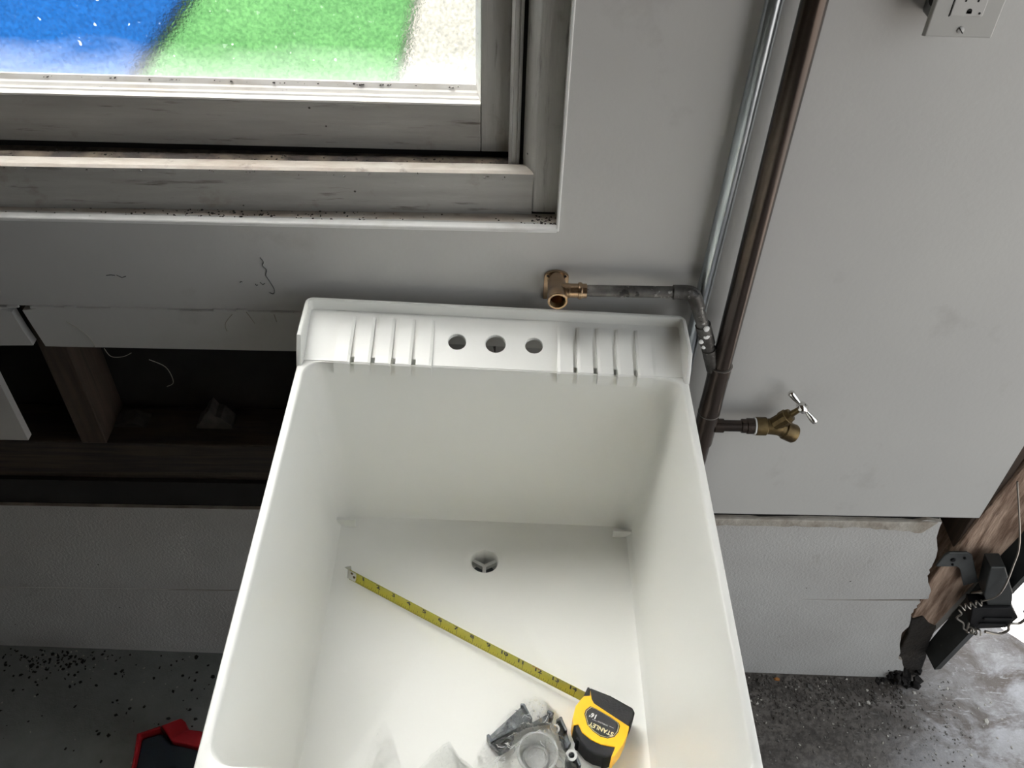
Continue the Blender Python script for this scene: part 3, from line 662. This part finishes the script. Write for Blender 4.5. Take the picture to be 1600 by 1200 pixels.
b = B(); lathe(b, b0, dbn, [(0, .0115), (.013, .0112), (.0135, .0125), (.0225, .0125), (.0235, .0110), (.029, .0095), (.030, .005), (Lb_-.002, .004)], 12); obj('tap_bonnet', b, M['old_brass'], bib, smooth=25)
bd = Vector((.70, -.45, -.52)); bd = (bd-dbn*bd.dot(dbn)).normalized()
b = B(); lathe(b, hb-dbn*.003, dbn, [(0, .0088), (.003, .0098), (.0075, .0092), (.0105, .006), (.0108, .0001)], 16, cap=False)
for s in (-1, 1): lathe(b, hb+dbn*.002, bd*s, [(.004, .0030), (.010, .0032), (.018, .0046), (.0255, .0054), (.0285, .0050), (.0305, .0030), (.031, .0002)], 12)
obj('cross_handle', b, M['chrome'], bib, smooth=50, label='chrome cross handle')
b = B(); lathe(b, hb+dbn*.0078, dbn, [(0, .0034), (.0012, .0032), (.0016, .0001)], 10, cap=False); obj('handle_screw', b, M['steel'], bib, smooth=True)

# ------------------------------------------------------------------ wall outlet
out = thing('wall_outlet', 'grey white electrical outlet in surface box at the top right of the wall', 'outlet', (.475, 0, 1.43))
OX, OZ, OY = .4742, 1.4305, -.045
b = B(); prism(b, [(OX-.0365, OZ-.0572), (OX+.0365, OZ-.0572), (OX+.0365, OZ+.0572), (OX-.0365, OZ+.0572)], 'y', OY, OY+.0055)
for v in b.verts:
    if v.co.y < OY+.001: v.co.x = OX+(v.co.x-OX)*.955; v.co.z = OZ+(v.co.z-OZ)*.972
o = obj('cover_plate', b, M['plate_white'], out, bevel=.0012)
b = B(); box(b, OX-.027, OX+.027, OY+.0055, -.0003, OZ-.047, OZ+.047); obj('surface_box', b, M['boxmetal'], out, bevel=.003)
b = B(); lathe(b, (OX-.027, OY+.024, OZ-.022), (-1, 0, 0), [(0, .011), (.002, .011), (.0022, .010)], 18); obj('box_knockout', b, M['hole'], out)
b = B(); prism(b, [(OX-.0168, OZ-.0335), (OX+.0168, OZ-.0335), (OX+.0168, OZ+.0335), (OX-.0168, OZ+.0335)], 'y', OY-.0012, OY+.002); obj('receptacle', b, M['device'], out, bevel=.0009)
b = B(); prism(b, [(OX-.0177, OZ-.0344), (OX-.0166, OZ-.0344), (OX-.0166, OZ+.0344), (OX-.0177, OZ+.0344)], 'y', OY-.0002, OY+.002); obj('receptacle_gap', b, M['hole'], out)
b = B()
for sgn in (-1, 1):
    zc = OZ+sgn*.0195
    lathe(b, (OX+.0015, OY-.0012, zc-.0085), (0, -1, 0), [(0, .0026), (.0003, .0026)], 12); box(b, OX-.0011, OX+.0041, OY-.0015, OY-.0012, zc-.0110, zc-.0085)
    for dx in (-.0058, .0068): box(b, OX+dx-.0009, OX+dx+.0009, OY-.0015, OY-.0012, zc+.0008, zc+.0080)
lathe(b, (OX+.0125, OY-.0012, OZ-.0300), (0, -1, 0), [(0, .0012), (.0003, .0012)], 8)
obj('socket_hole', b, M['hole'], out)
for dz in (-.0480, .0480):
    b = B(); lathe(b, (OX, OY, OZ+dz), (0, -1, 0), [(0, .0038), (.0009, .0036), (.0016, .0022), (.0017, .0001)], 14, cap=False); s = obj('cover_screw', b, M['device'], out, smooth=50)
    b = B(); prism(b, [(OX-.0029, OZ+dz+.0024), (OX-.0023, OZ+dz+.0031), (OX+.0029, OZ+dz-.0024), (OX+.0023, OZ+dz-.0031)], 'y', OY-.0019, OY-.0012); obj('screw_slot', b, M['hole'], s)

# ------------------------------------------------------------------ tape measure lying in the bowl
ZB = HS-.3055                                        # bowl bottom near the middle
def zbot(x): return ZB-.0353*(x-.0108)+.0012
tp = thing('tape_measure', 'yellow and black tape measure lying in the sink with blade drawn out', 'tape measure', (.14, -.455, zbot(.14)))
ZT = zbot(.14)+.034
CASE = [(.1212, -.4172), (.124, -.4099), (.1293, -.4065), (.1555, -.4175), (.1825, -.4337), (.1854, -.4394), (.1808, -.451), (.1754, -.4614), (.1709, -.4726), (.1652, -.4827), (.1533, -.4966), (.1463, -.4996), (.1397, -.4978), (.1293, -.495), (.1199, -.4892), (.1118, -.4784), (.1053, -.4603), (.1054, -.4469), (.1101, -.4321), (.1177, -.4224)]
cc = Vector((.144, -.452))
def shr(pts, k): return [((cc.x+(x-cc.x)*k), (cc.y+(y-cc.y)*k)) for x, y in pts]
b = B(); prism(b, shr(CASE, .975), 'z', zbot(.14)+.001, ZT); obj('case_body', b, M['rubber'], tp, bevel=.003, segs=3)
YEL = [(.1296, -.4119), (.1304, -.4242), (.133, -.4301), (.1435, -.4378), (.1746, -.4597), (.1737, -.4643), (.1705, -.4724), (.1646, -.4835), (.1528, -.4979), (.1494, -.4984), (.1552, -.4861), (.1384, -.4829), (.1262, -.4771), (.1159, -.4681), (.112, -.458), (.1056, -.4591), (.1049, -.4509), (.1097, -.4341), (.1173, -.4244), (.121, -.4206), (.1286, -.42)]
b = B(); prism(b, YEL, 'z', zbot(.14)+.002, ZT+.0018); obj('yellow_shell', b, M['yellow'], tp, bevel=.0012)
LAB = [(.1206, -.4449), (.1224, -.4397), (.1286, -.4349), (.1354, -.4379), (.1526, -.4486), (.1615, -.4557), (.1626, -.4598), (.1601, -.467), (.1547, -.4731), (.1467, -.4749), (.1381, -.4728), (.1297, -.4664), (.1233, -.4583)]
lc = Vector((.1415, -.4560))
def lsh(k): return [(lc.x+(x-lc.x)*k, lc.y+(y-lc.y)*k) for x, y in LAB]
lab_p = None
for k, mt, z0, nm in ((1.03, 'black', .0018, 'label_plate'), (.97, 'cream_ink', .0021, 'label_line'), (.945, 'black', .0023, 'label_field')):
    b = B(); prism(b, lsh(k), 'z', ZT+.0006, ZT+z0+.0002); o = obj(nm, b, M[mt], tp if lab_p is None else lab_p)
    if lab_p is None: lab_p = o
def flat_m(cx, cy, dirx, z):
    d = Vector((dirx[0], dirx[1], 0)).normalized(); u = Vector((0, 0, 1)).cross(d)
    return Matrix(((d.x, u.x, 0, cx), (d.y, u.y, 0, cy), (0, 0, 1, z), (0, 0, 0, 1)))
dt = (-.0276, .0133); ZL = ZT+.0027
b = B(); put_text(b, 'STANLEY', .0078, flat_m(.1397, -.4640, dt, ZL), .0002); obj('label_lettering', b, M['cream_ink'], lab_p, label='cream lettering STANLEY')
b = B(); put_text(b, "16'", .0082, flat_m(.1312, -.4470, dt, ZL), .0003); obj('label_lettering', b, M['white_ink'], lab_p, label="white lettering 16'")
b = B(); put_text(b, 'LEVERLOCK', .0026, flat_m(.1420, -.4570, dt, ZL), 0.0); 
for (cx, cy) in ((.1320, -.4530), (.1525, -.4615)):
    m4 = flat_m(cx, cy, dt, ZL); v = [b.verts.new(m4 @ Vector(p)) for p in ((-.003, -.0002, 0), (.003, -.0002, 0), (.003, .0002, 0), (-.003, .0002, 0))]; b.faces.new(v)
obj('label_lettering', b, M['white_ink'], lab_p, label='tiny white print between the large words')
b = B()
for i, t in enumerate((.12, .3, .5, .7, .88)):                   # finger ridges on the lower grip
    p = Vector((.1075, -.470)).lerp(Vector((.148, -.499)), t); lathe(b, (p.x, p.y, zbot(.14)+.004), (0, 0, 1), [(0, .004), (.024, .004), (.026, .003)], 8)
obj('grip_ridge', b, M['rubber'], tp, smooth=True)
b = B(); box(b, -.008, .008, -.0015, .0015, 0, .022); b.transform(flat_m(.1245, -.4150, (.30, .62), zbot(.14)+.012)); obj('blade_lock', b, M['black'], tp, bevel=.0008)
# blade standing on edge, cupped face towards the viewer
tip = Vector((-.2000, -.2345, zbot(-.2)+.0105)); mouth = Vector((.1225, -.4115, zbot(.12)+.0175))
bl_dir = (mouth-tip); BL = bl_dir.length; dx_ = bl_dir.normalized()
side = Vector((dx_.y, -dx_.x, 0)).normalized()                    # horizontal, towards the viewer
if side.y > 0: side = -side
tilt = .25
upv = (Vector((0, 0, 1))+side*-tilt); upv = (upv-dx_*upv.dot(dx_)).normalized(); nrm = dx_.cross(upv)
if nrm.y > 0: nrm = -nrm
HB = .0185
def bp(s, t, off=0):
    """s along the blade from its tip, t across it (-.5 to .5), off in front of its face"""
    cup = .0022*(t*t*4-.3)
    sag = -.002*math.sin(PI*s/BL)
    return tip+dx_*s+upv*(t*HB)+nrm*(cup+off)+Vector((0, 0, sag))
b = B(); ns, ntt = 30, 6
F_ = [[b.verts.new(bp(BL*1.04*i/ns, j/ntt-.5)) for j in range(ntt+1)] for i in range(ns+1)]
K_ = [[b.verts.new(bp(BL*1.04*i/ns, j/ntt-.5, -.0004)) for j in range(ntt+1)] for i in range(ns+1)]
for i in range(ns):
    for j in range(ntt):
        b.faces.new((F_[i][j], F_[i+1][j], F_[i+1][j+1], F_[i][j+1])); b.faces.new((K_[i][j], K_[i][j+1], K_[i+1][j+1], K_[i+1][j]))
    for j in (0, ntt): b.faces.new((F_[i][j], K_[i][j], K_[i+1][j], F_[i+1][j]))
for i in (0, ns):
    for j in range(ntt): b.faces.new((F_[i][j], F_[i][j+1], K_[i][j+1], K_[i][j]))
bld = obj('blade', b, M['blade'], tp, smooth=True)
b = B(); IN = .0254
def on_blade(b, s, t, txt, size, sx=1.0):
    t_ = text_bm(txt, size, .00035)
    me = D.meshes.new('t'); 
    for v in t_.verts: v.co = bp(s+v.co.x*sx, t+v.co.y/HB, .0003)
    t_.to_mesh(me); t_.free(); b.from_mesh(me); D.meshes.remove(me)
for k in range(1, 15):
    s = IN*k
    if s > BL-.004: break
    on_blade(b, s-.0026-(.0015 if k > 9 else 0), .16, str(k), .0105, 1.15)
    for (ss, t0, t1, wd) in [(s, -.5, .5, .00025)]+[(s-IN*i/16, -.5, -.5+(.34 if i == 8 else .24 if i % 4 == 0 else .17 if i % 2 == 0 else .11), .00022) for i in range(1, 16)]+[(s-IN*i/16, .5, .5-(.20 if i % 4 == 0 else .1), .00022) for i in range(1, 16)]:
        q = [b.verts.new(bp(ss+a, t, .0003)) for a, t in ((-wd, t0), (wd, t0), (wd, t1), (-wd, t1))]; b.faces.new(q)
bmesh.ops.triangulate(b, faces=[f for f in b.faces if len(f.verts) > 4])
obj('blade_print', b, M['black_ink'], bld, label='black inch numbers and ticks')
b = B()
for s in (12*IN-.004,):
    for k in range(3):
        q = [b.verts.new(bp(s-.002+a, t, .0004)) for a, t in ((-.006+.004*k, .34), (-.003+.004*k, .34), (-.003+.004*k, .48), (-.006+.004*k, .48))]; b.faces.new(q)
obj('foot_mark', b, M['red_ink'], bld, label='dark red foot mark by the 12')
b = B()
hv = []
for s, off in ((-.0016, .0012), (.011, .0012)): hv.append([bp(s, t, off) for t in (-.42, -.2, 0, .2, .42)])
for s, off in ((.011, .0004), (-.0016, .0004)): hv.append([bp(s, t, off) for t in (-.42, -.2, 0, .2, .42)])
vv = [[b.verts.new(p) for p in r] for r in hv]
for i in range(4):
    for j in range(4): b.faces.new((vv[i][j], vv[(i+1) % 4][j], vv[(i+1) % 4][j+1], vv[i][j+1]))
for j in (0, 4): b.faces.new([vv[i][j] for i in range(4)])
# bent lip of the hook, rising past the blade edge
lip = [bp(-.0016, -.42, .001), bp(-.0016, .42, .001), bp(-.0030, .95, .002), bp(-.0016, .55, -.006), bp(-.0016, -.42, -.008)]
A_ = [b.verts.new(p) for p in lip]; C_ = [b.verts.new(p-dx_*.0011) for p in lip]
b.faces.new(A_); b.faces.new(C_[::-1])
for i in range(5): b.faces.new((A_[i], C_[i], C_[(i+1) % 5], A_[(i+1) % 5]))
hk = obj('end_hook', b, M['steel'], tp, label='bright steel end hook')
b = B()
for s, t in ((.004, .2), (.008, -.1)): lathe(b, bp(s, t, .0012), nrm, [(0, .0022), (.0006, .0020), (.0009, .0008)], 10)
obj('hook_rivet', b, M['old_brass'], hk, smooth=True)

# ------------------------------------------------------------------ bag of fittings in the front of the bowl
def zb(x): return zbot(x)+.001
CUPC = Vector((.0600, -.4900)); 
# charcoal plastic pieces
def flat_piece(name, pts, z0, h, label, group=None, slope=0.0, cat='plastic fitting', bev=.0015, holes=()):
    cx = sum(p[0] for p in pts)/len(pts); cy = sum(p[1] for p in pts)/len(pts)
    t = thing(name, label, cat, (cx, cy, z0))
    b = B(); prism(b, pts, 'z', z0, z0+h*.35); obj('base_web', b, M['grey_plastic'], t, bevel=bev)
    n = len(pts)
    b = B()
    for i in range(n):                                              # raised rim walls round the web
        a, c = Vector(pts[i]), Vector(pts[(i+1) % n]); d = (c-a).normalized(); q = Vector((-d.y, d.x))*.0035
        ctr = Vector((cx, cy)); 
        if (ctr-a).dot(q) < 0: q = -q
        if i % 3 == 2: continue
        prism(b, [tuple(a), tuple(c), tuple(c+q), tuple(a+q)], 'z', z0, z0+h)
    obj('rim_wall', b, M['grey_plastic'], t, bevel=.0008); return t
z_ = zb(.03)
flat_piece('leg_bracket', [(-.0015, -.4660), (.0040, -.4755), (.0480, -.4500), (.0800, -.4440), (.0835, -.4360), (.0760, -.4320), (.0560, -.4440), (.0460, -.4240), (.0410, -.4240)], z_, .016, 'charcoal plastic bracket bent like a boomerang, back left in the clear bag')
flat_piece('leg_bracket', [(.0040, -.4740), (.0150, -.4860), (.0270, -.4790), (.0330, -.4640), (.0260, -.4620)], z_, .012, 'small charcoal plastic bracket left of the translucent cup in the bag')
flat_piece('leg_bracket', [(.0860, -.4420), (.0930, -.4380), (.1000, -.4560), (.1040, -.4720), (.0970, -.4800), (.0900, -.4640)], z_-.001, .012, 'charcoal plastic bracket between the translucent cup and the tape measure')
flat_piece('leg_bracket', [(.0960, -.4900), (.1080, -.4820), (.1150, -.5000), (.1080, -.5140), (.0950, -.5100)], z_-.002, .014, 'charcoal plastic bracket in the front right corner of the clear bag')
t = thing('strainer_cup', 'translucent white round cup lying open in the clear bag', 'plastic cup', (CUPC.x, CUPC.y, z_))
b = B(); zc = z_+.001
prof = [(0, .0185), (.004, .0200), (.020, .0215), (.0215, .0250), (.0260, .0255), (.0275, .0250), (.0275, .0225), (.0200, .0205), (.0065, .0185), (.0035, .0172), (.0035, .0120), (.0060, .0115), (.0060, .0001)]
lathe(b, (CUPC.x, CUPC.y, zc), (.04, -.08, 1), prof, 40, cap=False); obj('cup_shell', b, M['cup'], t, smooth=40)
b = B(); lathe(b, (CUPC.x, CUPC.y, zc), (.04, -.08, 1), [(.0065, .0145), (.0095, .0145), (.0095, .0122), (.0065, .0122)], 32, cap=False); obj('inner_ring', b, M['cup'], t, smooth=40)
for (x, y, r, lab) in ((.1030, -.4890, .0070, 'small grey ring washer right of the translucent cup'), (.0880, -.4985, .0062, 'small pale ring washer touching the right side of the translucent cup'), (.0840, -.4560, .0058, 'small grey ring washer behind the translucent cup')):
    b = B(); zz_ = zb(x)+.0145
    m = M['cup']
    vsr = []
    lathe(b, (x, y, zz_), (.1, -.1, 1), [(0, r), (.0025, r), (.0025, r*.55), (0, r*.55), (0, r)], 20, cap=False)
    tag(obj('ring_washer', b, m, smooth=40), lab, 'washer')
# bag film
def bag(name, outline, heights, seed, mat, label, cen, hmax, crease_glint=1.0, streaks=0):
    """crumpled film dome over an outline; fold ridges radiate and cross"""
    b = B(); rnd = random.Random(seed); n = len(outline)
    O = spline([(x, y, 0) for x, y in outline]+[(outline[0][0], outline[0][1], 0)], 10)[:-1]
    cen = Vector((cen[0], cen[1], 0)); K = 26; rings = []
    for k in range(K+1):
        f = k/K; ring = []
        for i, p in enumerate(O):
            q = cen.lerp(p, f)
            h = hmax*heights(q.x, q.y)*(1-f**3.2)
            v = Vector((q.x*60, q.y*60, seed))
            r1 = 1-abs(noise.noise(v*.8)); r2 = 1-abs(noise.noise(v*2.1+Vector((3, 1, 7)))); r3 = 1-abs(noise.noise(v*5.0))
            h += crease_glint*(.006*(r1**5)+.0035*(r2**6)+.0016*(r3**6))*(1-f**6)
            jx = crease_glint*.0016*noise.noise(v*3.0+Vector((9, 0, 0))); jy = crease_glint*.0016*noise.noise(v*3.0+Vector((0, 9, 0)))
            ring.append((q.x+jx, q.y+jy, zb(q.x)+max(h, .0006)))
        rings.append(ring)
    loft(b, rings[1:], True, True, False)
    o = obj(name, b, M[mat], smooth=22); tag(o, label, 'plastic bag')
    if streaks:
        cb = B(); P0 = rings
        for _ in range(streaks):                                   # white highlight streaks, modelled as thin tubes along the film
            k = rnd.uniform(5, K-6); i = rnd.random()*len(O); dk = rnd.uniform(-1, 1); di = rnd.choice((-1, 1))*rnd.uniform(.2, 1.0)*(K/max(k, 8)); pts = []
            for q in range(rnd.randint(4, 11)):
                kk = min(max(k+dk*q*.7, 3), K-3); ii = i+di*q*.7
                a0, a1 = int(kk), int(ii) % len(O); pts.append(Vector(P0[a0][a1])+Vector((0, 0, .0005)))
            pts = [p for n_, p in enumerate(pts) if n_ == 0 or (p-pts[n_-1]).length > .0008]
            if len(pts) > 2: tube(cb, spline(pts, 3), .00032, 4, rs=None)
        obj('highlight_streak', cb, M['crease_glint'], o, kind='stuff', smooth=True)
    return o
def hh(x, y):
    h = .55
    h = max(h, 1.25*max(0, 1-((Vector((x, y))-CUPC).length/.05)**4))
    h = max(h, .95*max(0, 1-((Vector((x, y))-Vector((.045, -.452))).length/.055)**3))
    h = max(h, .85*max(0, 1-((Vector((x, y))-Vector((.10, -.48))).length/.05)**3)); return h
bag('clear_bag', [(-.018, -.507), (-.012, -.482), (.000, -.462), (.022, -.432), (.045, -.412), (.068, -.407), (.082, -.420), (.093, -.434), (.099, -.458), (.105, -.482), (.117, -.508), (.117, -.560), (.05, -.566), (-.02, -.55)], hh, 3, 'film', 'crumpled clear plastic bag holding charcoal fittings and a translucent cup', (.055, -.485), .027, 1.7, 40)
bag('loose_bag', [(-.090, -.512), (-.070, -.488), (-.050, -.470), (-.044, -.474), (-.034, -.488), (-.014, -.507), (-.012, -.555), (-.06, -.562), (-.095, -.55)], lambda x, y: .7, 11, 'frost', 'empty cloudy plastic bag corner left of the bag of fittings', (-.048, -.515), .020, 1.1, 0)
bag('film_scrap', [(-.150, -.510), (-.143, -.470), (-.132, -.446), (-.125, -.452), (-.112, -.480), (-.104, -.515), (-.11, -.556), (-.145, -.556)], lambda x, y: .35, 23, 'thin_film', 'thin clear film lying at the left of the sink bottom', (-.128, -.50), .008, .9, 0)

# ------------------------------------------------------------------ red and black tool on the floor
tx, ty = -.62, -.25; tz = floor_z(-.62)
tool = thing('power_tool', 'red and black tool case lying on the dark floor left of the sink', 'tool', (tx, ty, tz))
b = B(); prism(b, [(-.650, -.210), (-.616, -.198), (-.592, -.218), (-.545, -.226), (-.515, -.235), (-.515, -.37), (-.640, -.37)], 'z', tz+.001, .078); obj('tool_body', b, M['tool_black'], tool, bevel=.005, segs=3)
b = B(); prism(b, [(-.6575, -.205), (-.6180, -.189), (-.6165, -.1945), (-.6500, -.208), (-.6440, -.262), (-.6400, -.30), (-.6470, -.30), (-.6500, -.258)], 'z', tz+.004, .090); obj('red_rim', b, M['red'], tool, bevel=.002)
b = B(); prism(b, [(-.6185, -.190), (-.583, -.174), (-.5735, -.181), (-.5660, -.196), (-.543, -.198), (-.520, -.204), (-.520, -.231), (-.543, -.230), (-.5900, -.219), (-.6020, -.205)], 'z', tz+.004, .091)
obj('red_shell', b, M['red'], tool, bevel=.003, segs=3)
b = B(); prism(b, [(-.5890, -.2100), (-.5660, -.1990), (-.5650, -.2010), (-.5880, -.2125)], 'z', .0905, .0925); obj('shell_rib', b, M['red'], tool)
b = B(); prism(b, [(-.635, -.27), (-.57, -.262), (-.565, -.33), (-.63, -.335)], 'z', .077, .084); obj('tool_lid', b, M['tool_black'], tool, bevel=.002)

# ------------------------------------------------------------------ debris on the floor
def stuff(name, n, place, s0, s1, mat, label, flat):
    b = B(); crumbs(b, n, place, s0, s1, flat); tag(obj(name, b, M[mat]), label, 'debris', kind='stuff')
def fl(x, y): return (x, y, floor_z(x))
def p_left():
    while True:
        x = random.uniform(-1.05, -.40); y = -abs(random.gauss(0, .14))-.004
        if random.random() < .35: x, y = random.gauss(-.90, .05), random.gauss(-.03, .018)
        if y > -.004 or y < -.45: continue
        return fl(x, y)
stuff('paint_flakes', 260, p_left, .0014, .0058, 'flake_black', 'dark paint flakes scattered on the floor left of the sink', .3)
stuff('pale_specks', 90, p_left, .0010, .0036, 'chip_pale', 'pale specks of plaster on the floor left of the sink', .5)
def p_right(sy, lo=.44, hi=.92):
    def f():
        while True:
            x = random.uniform(lo, hi); y = -abs(random.gauss(0, sy))-.003
            if y < -.35: continue
            return fl(x, y)
    return f
stuff('soil_crumbs', 900, p_right(.05, .44, .88), .0010, .0046, 'chip_dark', 'dark soil crumbs heaped along the foot of the foundation', .8)
stuff('grit', 700, p_right(.14, .42, 1.0), .0010, .0040, 'chip_grey', 'grey grit spread over the floor right of the sink', .7)
stuff('pale_specks', 150, p_right(.12, .46, 1.2), .0010, .0042, 'chip_pale', 'pale chips and specks on the floor right of the sink', .6)
def chip(name, x, y, s, mat, label, cat='chip', el=.7, flat=.45, seed=1):
    random.seed(seed*31+5); b = B(); crumbs(b, 1, lambda: fl(x, y), s, s*1.01, flat); return tag(obj(name, b, M[mat]), label, cat)
chip('rust_flake', .6136, -.0125, .0105, 'rust', 'orange rust flake at the foot of the foundation near the sink', 'flake', seed=2)
chip('concrete_chip', .7786, -.0631, .0068, 'chip_pale', 'pale concrete chip, left one of a close pair on the dirty floor', seed=3)
chip('concrete_chip', .7988, -.0585, .0062, 'chip_pale', 'pale concrete chip, right one of a close pair on the dirty floor', seed=4)
chip('concrete_chip', 1.0422, -.0916, .0085, 'chip_pale', 'pale grey chip alone on the worn bright floor at the far right', seed=5)
chip('concrete_chip', .9064, -.0324, .0085, 'chip_pale', 'pale stone chip below the foot of the door post', seed=6)
chip('concrete_chip', .8800, -.0120, .0070, 'chip_grey', 'grey chip against the broken end of the foundation', seed=7)
chip('concrete_chip', .6800, -.0290, .0110, 'chip_grey', 'large grey lump in the dark soil along the foundation', seed=8, flat=.7)
chip('concrete_chip', .5750, -.0200, .0120, 'chip_dark', 'dark lump beside the orange rust flake', seed=9, flat=.7)
chip('concrete_chip', .7200, -.0600, .0080, 'chip_grey', 'grey flat chip in the middle of the soil, nearer the camera than the large lump', seed=10)
chip('paint_flake', -.8348, -.0279, .0085, 'flake_black', 'largest dark paint flake on the floor below the left foundation', 'flake', seed=11)
chip('paint_flake', -.8752, -.0170, .0065, 'flake_black', 'dark paint flake close to the foundation left of the largest flake', 'flake', seed=12)

# ------------------------------------------------------------------ outdoors, seen blurred through the glass
b = B(); v = [b.verts.new((x, y, floor_z(x)+.085+.012*noise.noise(Vector((x*7, y*7, 2))))) for y in [1.0+.22*i for i in range(12)] for x in [-2.7+.21*i for i in range(7)]]
for i in range(11):
    for j in range(6): b.faces.new((v[i*7+j], v[i*7+j+1], v[i*7+j+8], v[i*7+j+7]))
r = bmesh.ops.extrude_face_region(b, geom=list(b.faces))
for g in r['geom']:
    if isinstance(g, bmesh.types.BMVert): g.co.z -= .012
tag(obj('blue_tarp', b, M['blue_bin'], smooth=True), 'blue sheet lying outdoors on the grass, blurred through the glass', 'tarp')
b = B(); v = [b.verts.new((x, y, floor_z(x)+.03+.03*noise.noise(Vector((x*3, y*3, 0))))) for y in [.6+.34*i for i in range(14)] for x in [-3+.32*i for i in range(9)]]
for i in range(13):
    for j in range(8): b.faces.new((v[i*9+j], v[i*9+j+1], v[i*9+j+10], v[i*9+j+9]))
r = bmesh.ops.extrude_face_region(b, geom=list(b.faces))
for g in r['geom']:
    if isinstance(g, bmesh.types.BMVert): g.co.z -= .06
tag(obj('lawn', b, M['lawn']), 'bright green grass outdoors, blurred through the obscured glass', 'grass', kind='stuff')
